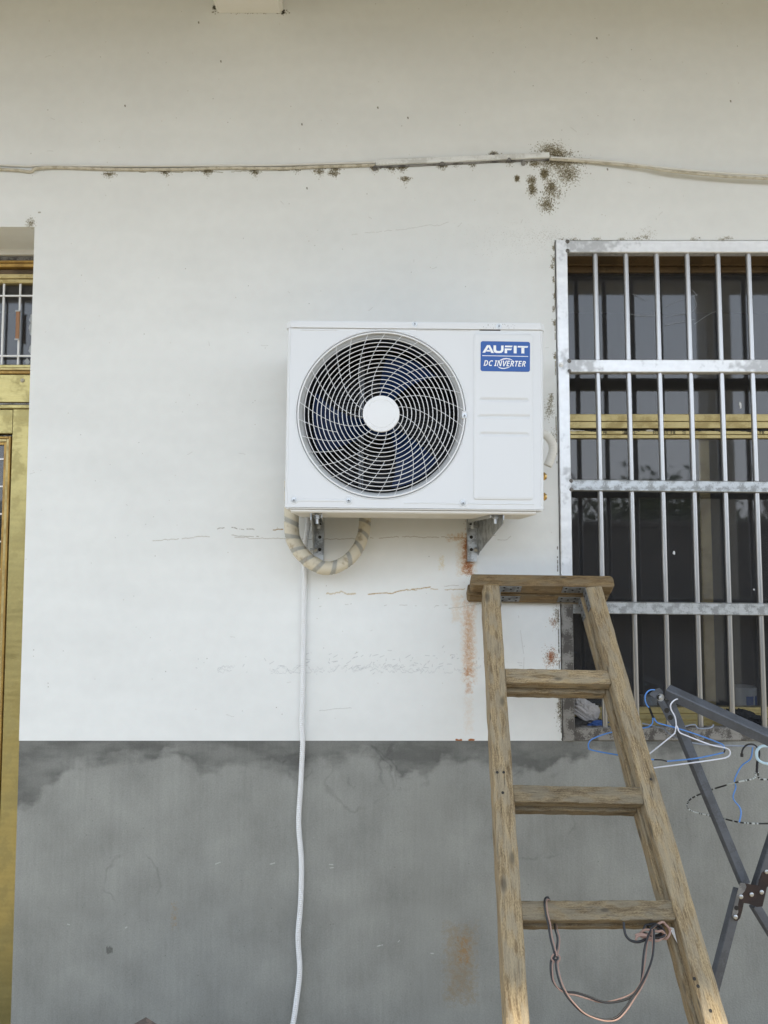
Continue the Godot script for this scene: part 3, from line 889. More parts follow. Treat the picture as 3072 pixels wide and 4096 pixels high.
func make_door(house: Node3D) -> void:
	var door := part("door", house)
	door.set_meta("label", "olive gold metal door with a barred transom pane")
	var x0 := -2.71; var x1 := -1.3125
	var rail := func(called: String, ya: float, yb: float, zf: float, m: Material) -> void:
		bar_box(called, Vector3(x0, yb, -0.258), Vector3(x1, ya, zf), m, door, 0.002)
	rail.call("plaster_fill", 2.9539 + 0.02, 2.9424, -0.205, M.limewash)
	rail.call("head_board", 2.9418, 2.9194, -0.222, M.weathered_steel)
	rail.call("head_moulding", 2.9188, 2.9098, -0.205, M.gold_orange)
	rail.call("head_moulding", 2.9092, 2.8945, -0.212, M.gold_orange)
	rail.call("head_groove", 2.8939, 2.8677, -0.236, M.shaded_gold)
	rail.call("transom_moulding", 2.8671, 2.8486, -0.216, M.gold)
	rail.call("transom_moulding", 2.848, 2.8314, -0.222, M.gold)
	rail.call("transom_moulding", 2.4976, 2.4845, -0.224, M.door_gold)
	rail.call("transom_moulding", 2.4839, 2.4732, -0.216, M.gold)
	rail.call("transom_moulding", 2.4726, 2.46, -0.222, M.gold_orange)
	rail.call("lock_rail", 2.4562, 2.3437, -0.220, M.door_gold)
	rail.call("rail_moulding", 2.3428, 2.3334, -0.224, M.weathered_steel)
	rail.call("rail_moulding", 2.3325, 2.3176, -0.212, M.door_gold)
	# transom pane with its white bars and a strip of brown board tied to one
	bar_box("pane", Vector3(x0, 2.4976, -0.250), Vector3(x1, 2.8314, -0.246), M.glass, door, 0.0005)
	for x in [-1.5389, -1.4728, -1.5389 - 0.078, -1.5389 - 0.156, -1.4728 + 0.078]:
		bar_box("glazing_bar", Vector3(x - 0.004, 2.4976, -0.236), Vector3(x + 0.004, 2.8314, -0.229), M.white_paint, door)
	for y in [2.7799, 2.5334]:
		bar_box("glazing_bar", Vector3(x0, y - 0.0035, -0.2285), Vector3(x1, y + 0.0035, -0.223), M.white_paint, door)
	var strip := bar_box("board_strip", Vector3(-1.4728 - 0.0075, 2.5995, -0.2225), Vector3(-1.4728 + 0.0075, 2.7152, -0.217), plain(Color(0.34, 0.18, 0.10), 0.85), door)
	strip.set_meta("label", "strip of orange brown board tied to a white bar")
	for y in [2.7152, 2.5995]:
		bar_box("wire_tie", Vector3(-1.4728 - 0.0095, y - 0.003, -0.2235), Vector3(-1.4728 + 0.0095, y + 0.002, -0.2155), M.zinc, door)
	var sc := MB.new()
	sc.lathe(Vector3(-1.4462, 2.4318, -0.2195), Vector3.BACK, [Vector2(0.008, 0), Vector2(0.008, 0.002), Vector2(0.005, 0.005), Vector2(0.0, 0.006)], 16)
	obj("screw_cap", sc, M.cable_cream, door)
	# torn paper left on the pane
	for q in [[-1.4281, 2.6924, 0.016, 0.030], [-1.4305, 2.6469, 0.012, 0.036], [-1.4296, 2.5636, 0.010, 0.022], [-1.4431, 2.5146, 0.012, 0.018]]:
		var poly := PackedVector2Array()
		for k in 11:
			var a := TAU * k / 11
			poly.append(Vector2(q[0] + cos(a) * q[2] * rng.randf_range(0.5, 1.0), q[1] + sin(a) * q[3] * rng.randf_range(0.6, 1.0)))
		var mb := MB.new()
		mb.prism(poly, -0.2458, -0.2452)
		obj("torn_paper", mb, M.sticker, door)
	# the leaf: stile, top rail, moulded panel
	var top := 2.3157
	bar_box("stile", Vector3(-1.4823, GROUND + 0.004, -0.256), Vector3(x1, top, -0.222), M.door_gold, door, 0.002)
	bar_box("leaf_rail", Vector3(x0, 2.2187, -0.256), Vector3(-1.4823 - 0.001, top, -0.223), M.door_gold, door, 0.002)
	var xr := -1.4818
	var yt := 2.215
	for q in [[0.000, 0.007, -0.244, M.weathered_steel], [0.0075, 0.016, -0.226, M.gold_orange], [0.0165, 0.028, -0.232, M.gold], [0.0285, 0.040, -0.238, M.gold_orange]]:
		bar_box("panel_moulding", Vector3(xr - q[1], 0.25, -0.2565), Vector3(xr - q[0], yt - q[0], q[2]), q[3], door)
		bar_box("panel_moulding", Vector3(x0, yt - q[1], -0.2568), Vector3(xr - q[1] - 0.0005, yt - q[0], q[2]), q[3], door)
	bar_box("panel_pane", Vector3(x0, 0.25, -0.254), Vector3(xr - 0.0405, yt - 0.041, -0.248), M.glass, door, 0.0005)
	for k in 5:
		bar_box("panel_bar", Vector3(xr - 0.12, yt - 0.10 - k * 0.11, -0.2475), Vector3(xr - 0.041, yt - 0.093 - k * 0.11, -0.243), M.white_paint, door)


func make_window(house: Node3D) -> void:
	var win := part("window", house)
	win.set_meta("label", "gold framed window with dark dusty panes behind the bars")
	var x0 := 0.6395; var x1 := 2.1995
	var z := -0.15
	bar_box("frame_rail", Vector3(x0, 2.8682, z - 0.05), Vector3(x1, 2.9105, z + 0.02), M.shaded_gold, win)
	bar_box("frame_rail", Vector3(x0, 2.8439, z - 0.03), Vector3(x1, 2.8673, z + 0.010), M.shaded_gold, win)
	bar_box("frame_stile", Vector3(x0, 1.09, z - 0.05), Vector3(x0 + 0.035, 2.843, z + 0.02), M.gold, win)
	bar_box("frame_stile", Vector3(x1 - 0.035, 1.09, z - 0.05), Vector3(x1, 2.843, z + 0.02), M.gold, win)
	# middle rail in four steps with a dirty joint
	bar_box("middle_rail", Vector3(x0 + 0.036, 2.2495, z - 0.03), Vector3(x1 - 0.036, 2.2777, z + 0.024), M.gold, win)
	bar_box("middle_rail", Vector3(x0 + 0.036, 2.2231, z - 0.03), Vector3(x1 - 0.036, 2.2486, z + 0.021), M.gold, win)
	bar_box("dirty_joint", Vector3(x0 + 0.036, 2.214, z - 0.03), Vector3(x1 - 0.036, 2.2226, z + 0.004), M.soot, win, 0.0005)
	bar_box("middle_rail", Vector3(x0 + 0.036, 2.1995, z - 0.03), Vector3(x1 - 0.036, 2.2135, z + 0.018), M.gold, win)
	bar_box("middle_rail", Vector3(x0 + 0.036, 2.185, z - 0.03), Vector3(x1 - 0.036, 2.1988, z + 0.014), M.gold, win)
	# remains of print and of putty along the joint
	# the characters of a printed strip, stroke by stroke on a ten by ten grid
	var rr := RandomNumberGenerator.new(); rr.seed = 5
	var strokes := {
		"east": [[1, 8, 9, 8], [5, 10, 3, 6], [2, 5, 9, 5], [6, 7, 6, 0], [6, 0, 5, 1], [4, 4, 2, 1], [7, 4, 9, 1]],
		"way": [[1, 9, 2, 8], [1, 6, 2, 6], [2, 6, 2, 2], [0, 1, 3, 1], [3, 1, 10, 0], [4, 8, 10, 8], [5, 10, 6, 8], [9, 10, 8, 8], [4, 6, 4, 2], [9, 6, 9, 2], [4, 6, 9, 6], [4, 4, 9, 4], [4, 2, 9, 2]],
		"scholar": [[0, 6, 10, 6], [5, 10, 5, 1], [2, 1, 8, 1]],
		"recruit": [[0, 8, 4, 8], [2, 10, 2, 0], [0, 3, 4, 5], [5, 9, 10, 9], [7, 9, 5, 6], [10, 9, 9, 6], [5, 4, 10, 4], [5, 4, 5, 0], [10, 4, 10, 0], [5, 0, 10, 0]],
		"separate": [[1, 9, 5, 9], [1, 9, 1, 6], [5, 9, 5, 6], [1, 6, 5, 6], [0, 4, 6, 4], [6, 4, 5, 0], [3, 6, 1, 0], [8, 9, 8, 3], [10, 10, 10, 0]],
		"skill": [[0, 8, 4, 8], [2, 10, 2, 0], [0, 3, 4, 5], [5, 8, 10, 8], [7, 10, 7, 6], [5, 5, 9, 5], [9, 5, 5, 0], [6, 4, 10, 0]],
		"letter_s": [[8, 9, 3, 9], [3, 9, 2, 7], [2, 7, 8, 4], [8, 4, 7, 1], [7, 1, 2, 1]],
	}
	for q in [["east", 0.8429], ["way", 0.9198], ["scholar", 0.9574], ["recruit", 1.0378], ["separate", 1.0736], ["skill", 1.1057], ["letter_s", 1.1486], ["skill", 1.449]]:
		var marks := MB.new()
		var lift := 0.0
		for st in strokes[q[0]]:
			var k := 0.0021
			var a := Vector3(q[1] + st[0] * k, 2.2004 + st[1] * k * 0.62, z + 0.0183 + lift)
			var b := Vector3(q[1] + st[2] * k, 2.2004 + st[3] * k * 0.62, z + 0.0183 + lift)
			marks.beam(a, b, Vector3.BACK, 0.0008, 0.0018, 0.0002)
			lift += 0.00003
		obj("printed_character", marks, M.soot, win)
	for k in 34:
		var mb := MB.new()
		var px := rr.randf_range(0.70, 1.5)
		var poly := PackedVector2Array()
		var l := rr.randf_range(0.008, 0.045)
		for i in 9:
			var a := TAU * i / 9
			poly.append(Vector2(px + cos(a) * l * rr.randf_range(0.6, 1.0), 2.214 + rr.randfn(0, 0.002) + sin(a) * 0.0035 * rr.randf_range(0.4, 1.0)))
		if Geometry2D.triangulate_polygon(poly).is_empty():
			continue
		mb.prism(poly, z + 0.012, z + 0.0192 + k * 0.00004)
		obj("dirt_crust", mb, M.soot if k % 3 else M.cable_cream, win)
	# bottom rail
	bar_box("frame_rail", Vector3(x0, 1.0685, z - 0.06), Vector3(x1, 1.1131, z + 0.03), M.gold, win)
	bar_box("frame_rail", Vector3(x0 + 0.036, 1.1137, z - 0.04), Vector3(x1 - 0.036, 1.1356, z + 0.022), M.gold, win)
	bar_box("frame_rail", Vector3(x0 + 0.036, 1.1362, z - 0.03), Vector3(x1 - 0.036, 1.1582, z + 0.014), M.gold, win)
	# panes and the inner sash stile seen through them
	bar_box("pane", Vector3(x0 + 0.0355, 2.2777 + 0.0005, z - 0.004), Vector3(x1 - 0.0355, 2.8439 - 0.0005, z), M.glass, win, 0.0004)
	bar_box("pane", Vector3(x0 + 0.0355, 1.1582 + 0.0005, z - 0.004), Vector3(x1 - 0.0355, 2.185 - 0.0005, z), M.glass, win, 0.0004)
	bar_box("sash_stile", Vector3(1.229, 1.1582, z - 0.045), Vector3(1.272, 2.185, z - 0.02), M.gold, win)
	# cobwebs on the upper pane
	for q in [[Vector3(1.105, 2.7092, -0.148), Vector3(1.1564, 2.7315, -0.148), Vector3(1.2023, 2.7463, -0.148), Vector3(1.2354, 2.7593, -0.148)], [Vector3(1.1058, 2.6666, -0.148), Vector3(1.1496, 2.6758, -0.148), Vector3(1.2007, 2.6832, -0.148), Vector3(1.2269, 2.7129, -0.148), Vector3(1.217, 2.75, -0.148)], [Vector3(1.105, 2.6332, -0.148), Vector3(1.1634, 2.6462, -0.148), Vector3(1.2182, 2.6573, -0.148)], [Vector3(0.9643, 2.6795, -0.148), Vector3(1.0095, 2.6703, -0.148), Vector3(1.0732, 2.674, -0.148)], [Vector3(1.1806, 2.75, -0.148), Vector3(1.2068, 2.7779, -0.148), Vector3(1.2316, 2.75, -0.148)], [Vector3(0.9751, 2.7593, -0.148), Vector3(1.0291, 2.7315, -0.148)], [Vector3(1.2177, 2.6388, -0.148), Vector3(1.2732, 2.6758, -0.148), Vector3(1.3211, 2.6981, -0.148)]]:
		var web := MB.new()
		web.tube(smooth(q, 5), 0.0007, 5)
		obj("cobweb", web, M.sticker, win)
	# flecks of paint on the glass
	for q in [[1455, 1194, 0.007, 0.009], [1608, 873, 0.006, 0.018], [1625, 1273, 0.004, 0.004]]:
		var poly := PackedVector2Array()
		var c: Array = q
		for k in 9:
			var a := TAU * k / 9
			poly.append(Vector2(cos(a) * c[2] * rr.randf_range(0.5, 1), sin(a) * c[3] * rr.randf_range(0.6, 1)))
		var mb := MB.new()
		mb.prism(poly, 0.0, 0.0008, Transform3D(Basis(), Vector3((c[0] - 829.5) / 1597.0 * 2.85, 1.72 + (1207.0 - c[1]) / 1597.0 * 2.85, z + 0.0002)))
		obj("paint_fleck", mb, M.white_paint, win)


func make_window_grille() -> void:
	var g := thing("window_grille", "silver metal security grille of upright round bars over the window", "window grille", Vector3(0.6425, 1.0695, 0.0))
	var o := g.position
	var stile := func(x: float, ya: float, yb: float, m: Material, zf := 0.010) -> void:
		bar_box("stile", Vector3(x, ya, -0.03) - o, Vector3(x + 0.0415, yb, zf) - o, m, g, 0.0025)
	stile.call(0.6425, 1.5555, 2.907, M.aluminium)
	stile.call(0.6425, 1.0695, 1.555, M.weathered_steel, 0.008)
	stile.call(2.155, 1.0695, 2.907, M.aluminium)
	var top := bar_box("rail", Vector3(0.6845, 2.861, -0.03) - o, Vector3(2.1545, 2.907, 0.008) - o, M.aluminium, g, 0.0025)
	for q in [[2.4547, 2.4077, 0.0, M.aluminium], [2.0098, 1.9689, 0.011, M.galvanised], [1.5655, 1.5221, 0.011, M.galvanised]]:
		var mb := MB.new()
		var c: float = (q[0] + q[1]) / 2
		mb.beam(Vector3(0.6845, c, -0.011) - o, Vector3(2.1545, c - q[2] * 1.4, -0.011) - o, Vector3.UP, q[0] - q[1], 0.038, 0.0025)
		obj("rail", mb, q[3], g)
	bar_box("rail", Vector3(0.6845, 1.0695, -0.03) - o, Vector3(2.1545, 1.1156, 0.006) - o, M.weathered_steel, g, 0.0025)
	for k in 12:
		var mb := MB.new()
		var x := 0.7926 + 0.115 * k
		mb.tube([Vector3(x, 2.862, -0.011) - o, Vector3(x + 0.003, 2.0, -0.011) - o, Vector3(x + 0.005, 1.115, -0.011) - o], 0.0098, 16)
		obj("bar", mb, M.stainless, g)
	# weld spots
	for y in [2.902, 2.866, 2.4495, 2.4112, 2.0047, 1.9723]:
		var mb := MB.new()
		mb.lathe(Vector3(0.6843, y, 0.0095) - o, Vector3.BACK, [Vector2(0.009, -0.004), Vector2(0.0075, 0.001), Vector2(0.004, 0.003), Vector2(0.0, 0.0035)], 10)
		obj("weld", mb, M.weathered_steel, g)
	var cap := MB.new()
	cap.lathe(Vector3(0.6538, 2.4346, 0.01) - o, Vector3.BACK, [Vector2(0.009, 0), Vector2(0.008, 0.003), Vector2(0.004, 0.006), Vector2(0, 0.007)], 14)
	obj("screw_cap", cap, M.white_paint, g)


func make_wall_wiring() -> void:
	var t := thing("cable_trunking", "short white plastic trunking on the wall with mould along it", "trunking", Vector3(-0.0306, 3.2099, 0))
	var o := t.position
	var mb := MB.new()
	mb.beam(Vector3(-0.0296, 3.2051, 0.007) - o, Vector3(0.6213, 3.2348, 0.007) - o, Vector3.UP, 0.021, 0.0135, 0.002, 14, 0.0006, Vector2.ZERO, rng)
	obj("cover", mb, M.trunking, t)
	mb = MB.new()
	mb.beam(Vector3(-0.0296, 3.1911, 0.003) - o, Vector3(0.622, 3.2208, 0.003) - o, Vector3.UP, 0.006, 0.006, 0.001, 20, 0.0012, Vector2.ZERO, rng)
	obj("base_lip", mb, M.weathered_steel, t)
	for p in [Vector3(0.4114, 3.2374, 0.012), Vector3(0.47, 3.2165, 0.014), Vector3(0.5245, 3.2061, 0.01), Vector3(0.2182, 3.2032, 0.012), Vector3(-0.0339, 3.1871, 0.012)]:
		mb = MB.new()
		mb.lathe(p - o, Vector3.BACK, [Vector2(0.008, -0.012), Vector2(0.009, -0.004), Vector2(0.006, 0.001), Vector2(0.0, 0.003)], 7)
		obj("mud_lump", mb, M.weathered_steel, t)
	var lines := [
		[[Vector3(-1.5134, 3.179, 0.007), Vector3(-1.4438, 3.1808, 0.007), Vector3(-1.3741, 3.1772, 0.007), Vector3(-1.3287, 3.1718, 0.007), Vector3(-1.3037, 3.1833, 0.009), Vector3(-1.2178, 3.188, 0.007), Vector3(-1.0091, 3.1814, 0.006), Vector3(-0.7479, 3.1814, 0.006), Vector3(-0.6086, 3.1868, 0.006), Vector3(-0.3997, 3.185, 0.006), Vector3(-0.2255, 3.1922, 0.006), Vector3(-0.0322, 3.1976, 0.006)], 0.0056, "cream cable sagging along the wall from the left edge to the trunking", M.cable_cream],
		[[Vector3(-1.5153, 3.2017, 0.005), Vector3(-1.3408, 3.1945, 0.005), Vector3(-1.2886, 3.1963, 0.005), Vector3(-0.9226, 3.1945, 0.005), Vector3(-0.6264, 3.1963, 0.005), Vector3(-0.3999, 3.1981, 0.005), Vector3(-0.2257, 3.2035, 0.005), Vector3(-0.0322, 3.2089, 0.005)], 0.0044, "thin white cable above the cream one, left of the trunking", M.cable_white],
		[[Vector3(0.6231, 3.221, 0.006), Vector3(0.7322, 3.2126, 0.008), Vector3(0.8693, 3.1968, 0.014), Vector3(0.9877, 3.1798, 0.022), Vector3(1.0378, 3.167, 0.026), Vector3(1.1567, 3.1523, 0.03), Vector3(1.2943, 3.1399, 0.03), Vector3(1.5009, 3.1292, 0.03)], 0.0054, "cream cable hanging off the wall above the window", M.cable_cream],
		[[Vector3(0.6284, 3.2264, 0.006), Vector3(0.7318, 3.2187, 0.01), Vector3(0.8688, 3.2046, 0.016), Vector3(1.0208, 3.1794, 0.026), Vector3(1.1561, 3.1619, 0.032), Vector3(1.3272, 3.1484, 0.034), Vector3(1.4992, 3.1413, 0.034)], 0.0045, "white cable running just above the cream one over the window", M.cable_white],
	]
	for l in lines:
		mb = MB.new()
		mb.tube(smooth(l[0], 8), l[1], 10)
		tag(obj("wall_cable", mb, l[3]), l[2], "cable", "cables along the wall")


# ---------------------------------------------------------------- air conditioner
func ring_plate(mb: MB, x0: float, y0: float, x1: float, y1: float, c: Vector2, r: float, z: float) -> void:
	var ang := []
	for k in 96:
		ang.append(TAU * k / 96 - PI)
	for p in [Vector2(x0, y0), Vector2(x1, y0), Vector2(x1, y1), Vector2(x0, y1)]:
		ang.append((p - c).angle())
	ang.sort()
	var outer := func(a: float) -> Vector2:
		var d := Vector2(cos(a), sin(a))
		var t := INF
		if d.x > 1e-9: t = minf(t, (x1 - c.x) / d.x)
		if d.x < -1e-9: t = minf(t, (x0 - c.x) / d.x)
		if d.y > 1e-9: t = minf(t, (y1 - c.y) / d.y)
		if d.y < -1e-9: t = minf(t, (y0 - c.y) / d.y)
		return c + d * t
	for k in ang.size():
		var a: float = ang[k]
		var b: float = ang[(k + 1) % ang.size()]
		if k == ang.size() - 1:
			b += TAU
		if b - a < 1e-5:
			continue
		var o0: Vector2 = outer.call(a); var o1: Vector2 = outer.call(b)
		var i0 := c + Vector2(cos(a), sin(a)) * r; var i1 := c + Vector2(cos(b), sin(b)) * r
		mb.quad(Vector3(i0.x, i0.y, z), Vector3(o0.x, o0.y, z), Vector3(o1.x, o1.y, z), Vector3(i1.x, i1.y, z))


func screw(parent: Node, at: Vector3) -> void:
	var mb := MB.new()
	mb.lathe(at, Vector3.BACK, [Vector2(0.0085, -0.0005), Vector2(0.0085, 0.0008), Vector2(0.0052, 0.001), Vector2(0.0048, 0.0028), Vector2(0.0, 0.0034)], 18)
	var s := obj("screw", mb, M.zinc, parent)
	var cross := MB.new()
	cross.box(at + Vector3(-0.003, -0.0007, 0.0028), at + Vector3(0.003, 0.0007, 0.0037))
	cross.box(at + Vector3(-0.0007, -0.003, 0.0028), at + Vector3(0.0007, 0.003, 0.0038))
	obj("slot", cross, M.black, s)


func make_air_conditioner() -> void:
	var ac := thing("air_conditioner", "white outdoor air conditioner unit with round fan grille on the wall", "air conditioner", Vector3(-0.310, 1.880, 0.105))
	ac.rotation.z = deg_to_rad(-0.55)
	var w := 0.808; var h := 0.566; var d := 0.305
	var c := Vector2(0.2985, 0.294); var R := 0.2675
	# front and sides in one sheet
	var mb := MB.new()
	ring_plate(mb, 0.012, 0.0, w - 0.012, h, c, R, d)
	var left := []; var lu := []
	for k in 7:
		var a := PI / 2 * k / 6
		left.append(Vector2(0.012 - 0.012 * sin(a), d - 0.012 + 0.012 * cos(a)))
	left.append(Vector2(0.0, 0.0))
	for s in 2:
		for k in left.size() - 1:
			var p: Vector2 = left[k]; var q: Vector2 = left[k + 1]
			if s == 0:
				mb.quad(Vector3(q.x, 0, q.y), Vector3(p.x, 0, p.y), Vector3(p.x, h, p.y), Vector3(q.x, h, q.y))
			else:
				mb.quad(Vector3(w - p.x, 0, p.y), Vector3(w - q.x, 0, q.y), Vector3(w - q.x, h, q.y), Vector3(w - p.x, h, p.y))
	obj("cabinet", mb, M.sheet, ac)
	mb = MB.new()
	for x in [0.0, w]:
		for k in 1:
			var s := 1.0 if x > 0 else -1.0
			mb.beam(Vector3(x - s * 0.008, 0.012, d - 0.0012), Vector3(x - s * 0.008, h - 0.004, d - 0.0012), Vector3.RIGHT, 0.006, 0.006, 0.002)
	obj("edge_rib", mb, M.sheet, ac)
	# lid
	mb = MB.new()
	var cut := 0.014
	var lp := PackedVector2Array([Vector2(-0.003, 0.004), Vector2(-0.003, -(d + 0.006 - cut)), Vector2(-0.003 + cut, -(d + 0.006)), Vector2(w + 0.003 - cut, -(d + 0.006)), Vector2(w + 0.003, -(d + 0.006 - cut)), Vector2(w + 0.003, 0.004)])
	var lt := Transform3D(Basis(Vector3.RIGHT, Vector3(0, 0, -1), Vector3.UP), Vector3.ZERO)
	mb.prism(lp, h + 0.0005, h + 0.020, lt)
	var lp2 := PackedVector2Array()
	for q in lp:
		lp2.append(Vector2(clampf(q.x, 0.003, w - 0.003), maxf(q.y, -(d - 0.001))))
	mb.prism(lp2, h + 0.0201, h + 0.024, lt)
	obj("lid", mb, M.sheet, ac)
	# base pan with pressed ribs
	mb = MB.new()
	mb.box(Vector3(0.004, -0.004, 0.004), Vector3(w - 0.004, -0.0005, d - 0.003))
	obj("base_pan", mb, M.pan, ac)
	for q in [[0.010, 0.040], [0.052, 0.078], [0.090, 0.122], [0.134, 0.160], [0.172, 0.200], [0.212, 0.240], [0.252, 0.268], [0.276, 0.296]]:
		for s in [[0.02, 0.785]]:
			mb = MB.new()
			mb.beam(Vector3(s[0], -0.0095, (q[0] + q[1]) / 2), Vector3(s[1], -0.0095, (q[0] + q[1]) / 2), Vector3.BACK, q[1] - q[0], 0.0115, 0.004)
			obj("pressed_rib", mb, M.pan, ac)
	# fan opening
	var cc := Vector3(c.x, c.y, d)
	mb = MB.new()
	mb.lathe(cc, Vector3.BACK, [Vector2(R, 0.0), Vector2(R + 0.0012, 0.0016), Vector2(R - 0.0005, 0.0024), Vector2(R - 0.0022, 0.0), Vector2(R - 0.003, -0.006)], 96)
	obj("opening_rim", mb, M.sheet, ac)
	mb = MB.new()
	mb.lathe(cc, Vector3.BACK, [Vector2(R - 0.003, -0.006), Vector2(0.258, -0.009), Vector2(0.250, -0.015), Vector2(0.2455, -0.024)], 96)
	obj("fan_shroud", mb, M.shroud, ac)
	mb = MB.new()
	mb.lathe(cc, Vector3.BACK, [Vector2(0.2455, -0.0242), Vector2(0.242, -0.045), Vector2(0.240, -0.105)], 96)
	obj("fan_duct", mb, M.coil, ac)
	mb = MB.new()
	mb.box(Vector3(0.006, 0.004, 0.012), Vector3(0.580, h - 0.004, 0.016))
	mb.box(Vector3(0.006, 0.004, 0.0165), Vector3(0.010, h - 0.004, d - 0.014))
	mb.box(Vector3(0.576, 0.004, 0.0165), Vector3(0.580, h - 0.004, d - 0.014))
	mb.box(Vector3(0.0105, 0.004, 0.0165), Vector3(0.5755, 0.008, d - 0.014))
	mb.box(Vector3(0.0105, h - 0.008, 0.0165), Vector3(0.5755, h - 0.004, d - 0.014))
	obj("inner_case", mb, M.black, ac)
	mb = MB.new()
	for k in 44:
		mb.box(Vector3(0.012, 0.016 + k * 0.0122, 0.018), Vector3(0.574, 0.0235 + k * 0.0122, 0.036))
	var coil := obj("condenser_coil", mb, M.coil, ac)
	for x in [-0.0745, -0.0685, -0.0625]:
		mb = MB.new()
		mb.beam(Vector3(c.x + x, 0.012, 0.085), Vector3(c.x + x, h - 0.012, 0.085), Vector3.RIGHT, 0.0042, 0.006, 0.001)
		obj("motor_mount", mb, M.mount, ac)
	mb = MB.new()
	mb.lathe(Vector3(c.x, c.y, 0.05), Vector3.BACK, [Vector2(0.055, 0), Vector2(0.055, 0.08), Vector2(0.02, 0.09), Vector2(0, 0.09)], 24)
	obj("fan_motor", mb, M.coil, ac)
	var fan := part("fan", ac)
	mb = MB.new()
	mb.lathe(Vector3(c.x, c.y, 0.145), Vector3.BACK, [Vector2(0.05, 0), Vector2(0.05, 0.06), Vector2(0.04, 0.07), Vector2(0, 0.07)], 32)
	obj("hub", mb, M.fan_blue, fan)
	for b in 3:
		mb = MB.new()
		for side in 2:
			var rows := []; var uvs := []
			for i in 9:
				var r := lerpf(0.045, 0.226, i / 8.0)
				var row := []; var ur := []
				for j in 13:
					var t := j / 12.0
					var sweep := lerpf(-0.30, 0.42, t) * lerpf(0.85, 1.15, i / 8.0) + 0.30 * i / 8.0
					var a := TAU * b / 3 + 3.55 - sweep
					row.append(Vector3(c.x + cos(a) * r, c.y + sin(a) * r, 0.150 + 0.075 * t + (0.0025 if side else 0.0)))
					ur.append(Vector2(t, r))
				rows.append(row); uvs.append(ur)
			mb.skin(rows, false, uvs, [], side == 0)
		for i in mb.n.size():
			if mb.n[i].z < 0 and i >= mb.n.size() / 2:
				mb.n[i] = -mb.n[i]
		obj("blade", mb, M.fan_blue, fan)
	# wire grille
	var gr := part("fan_grille", ac)
	var dome := func(r: float) -> float: return d + 0.001 + 0.007 * (1.0 - (r / R) * (r / R))
	mb = MB.new()
	mb.lathe(Vector3(c.x, c.y, d), Vector3.BACK, [Vector2(0.2575, -0.004), Vector2(0.2628, -0.004), Vector2(0.2628, 0.001), Vector2(0.2615, 0.0028), Vector2(0.259, 0.0028), Vector2(0.2575, 0.001), Vector2(0.2575, -0.004)], 96)
	obj("outer_ring", mb, M.plastic, gr)
	for k in 14:
		var r := 0.0689 + 0.0132 * k
		mb = MB.new()
		var z: float = dome.call(r)
		var prof := []
		for q in 7:
			prof.append(Vector2(r - 0.00135 * cos(TAU * q / 6), z - d - 0.0022 * sin(TAU * q / 6)))
		mb.lathe(Vector3(c.x, c.y, d), Vector3.BACK, prof, 80)
		obj("ring", mb, M.plastic, gr)
	for k in 30:
		var a0 := TAU * k / 30 + 0.06
		var rin := 0.050 if k % 2 == 0 else 0.148 + 0.0132 * ((k / 2) % 3 - 1)
		var pts := []
		for i in 15:
			var r := lerpf(0.262, rin, i / 14.0)
			var t := (0.262 - r) / (0.262 - 0.050)
			var a := a0 + 0.80 * (0.55 * t + 0.45 * t * t)
			pts.append(Vector3(c.x + cos(a) * r, c.y + sin(a) * r, dome.call(r) - 0.0022))
		mb = MB.new()
		mb.tube(pts, 0.0009, 6)
		obj("spoke", mb, M.plastic, gr)
	mb = MB.new()
	mb.lathe(Vector3(c.x, c.y, d), Vector3.BACK, [Vector2(0.0575, 0.001), Vector2(0.0575, 0.0085), Vector2(0.056, 0.0105), Vector2(0.046, 0.0112), Vector2(0.0445, 0.0102), Vector2(0.043, 0.0112), Vector2(0.0, 0.0125)], 64)
	obj("centre_disc", mb, M.plastic, gr)
	mb = MB.new()
	mb.beam(Vector3(c.x + 0.253, c.y, d + 0.0005), Vector3(c.x + 0.266, c.y, d + 0.0005), Vector3.UP, 0.024, 0.008, 0.002)
	obj("screw_tab", mb, M.plastic, gr)
	screw(ac, Vector3(0.5585, 0.2911, d + 0.0045))
	# service panel with three pressed grooves
	var x0 := 0.588; var x1 := 0.773; var y0 := 0.029; var y1 := 0.553
	mb = MB.new()
	var rows := []; var uvs := []
	for l in [[0.0, d - 0.001], [0.0, d + 0.0022], [0.0016, d + 0.004], [0.009, d + 0.0045]]:
		var row := []; var ur := []
		for q in rounded(x0 + l[0], y0 + l[0], x1 - l[0], y1 - l[0], maxf(0.009 - l[0], 0.0004)):
			row.append(Vector3(q.x, q.y, l[1])); ur.append(q)
		rows.append(row); uvs.append(ur)
	mb.skin(rows, true, uvs)
	var ribs := [[Vector2(0.6125, 0.3424), Vector2(0.7533, 0.3424)], [Vector2(0.6063, 0.2896), Vector2(0.7584, 0.2896)], [Vector2(0.6116, 0.234), Vector2(0.7534, 0.234)]]
	rows = []; uvs = []
	for j in 261:
		var row := []; var ur := []
		for i in 41:
			var p := Vector2(lerpf(x0 + 0.009, x1 - 0.009, i / 40.0), lerpf(y0 + 0.009, y1 - 0.009, j / 260.0))
			var dz := 0.0
			for rb in ribs:
				var q := Vector2(clampf(p.x, rb[0].x, rb[1].x), rb[0].y)
				var t := clampf(p.distance_to(q) / 0.0075, 0.0, 1.0)
				dz = maxf(dz, 0.5 + 0.5 * cos(PI * t))
			row.append(Vector3(p.x, p.y, d + 0.0045 - 0.004 * dz)); ur.append(p)
		rows.append(row); uvs.append(ur)
	mb.skin(rows, false, uvs)
	obj("service_panel", mb, M.sheet, ac)
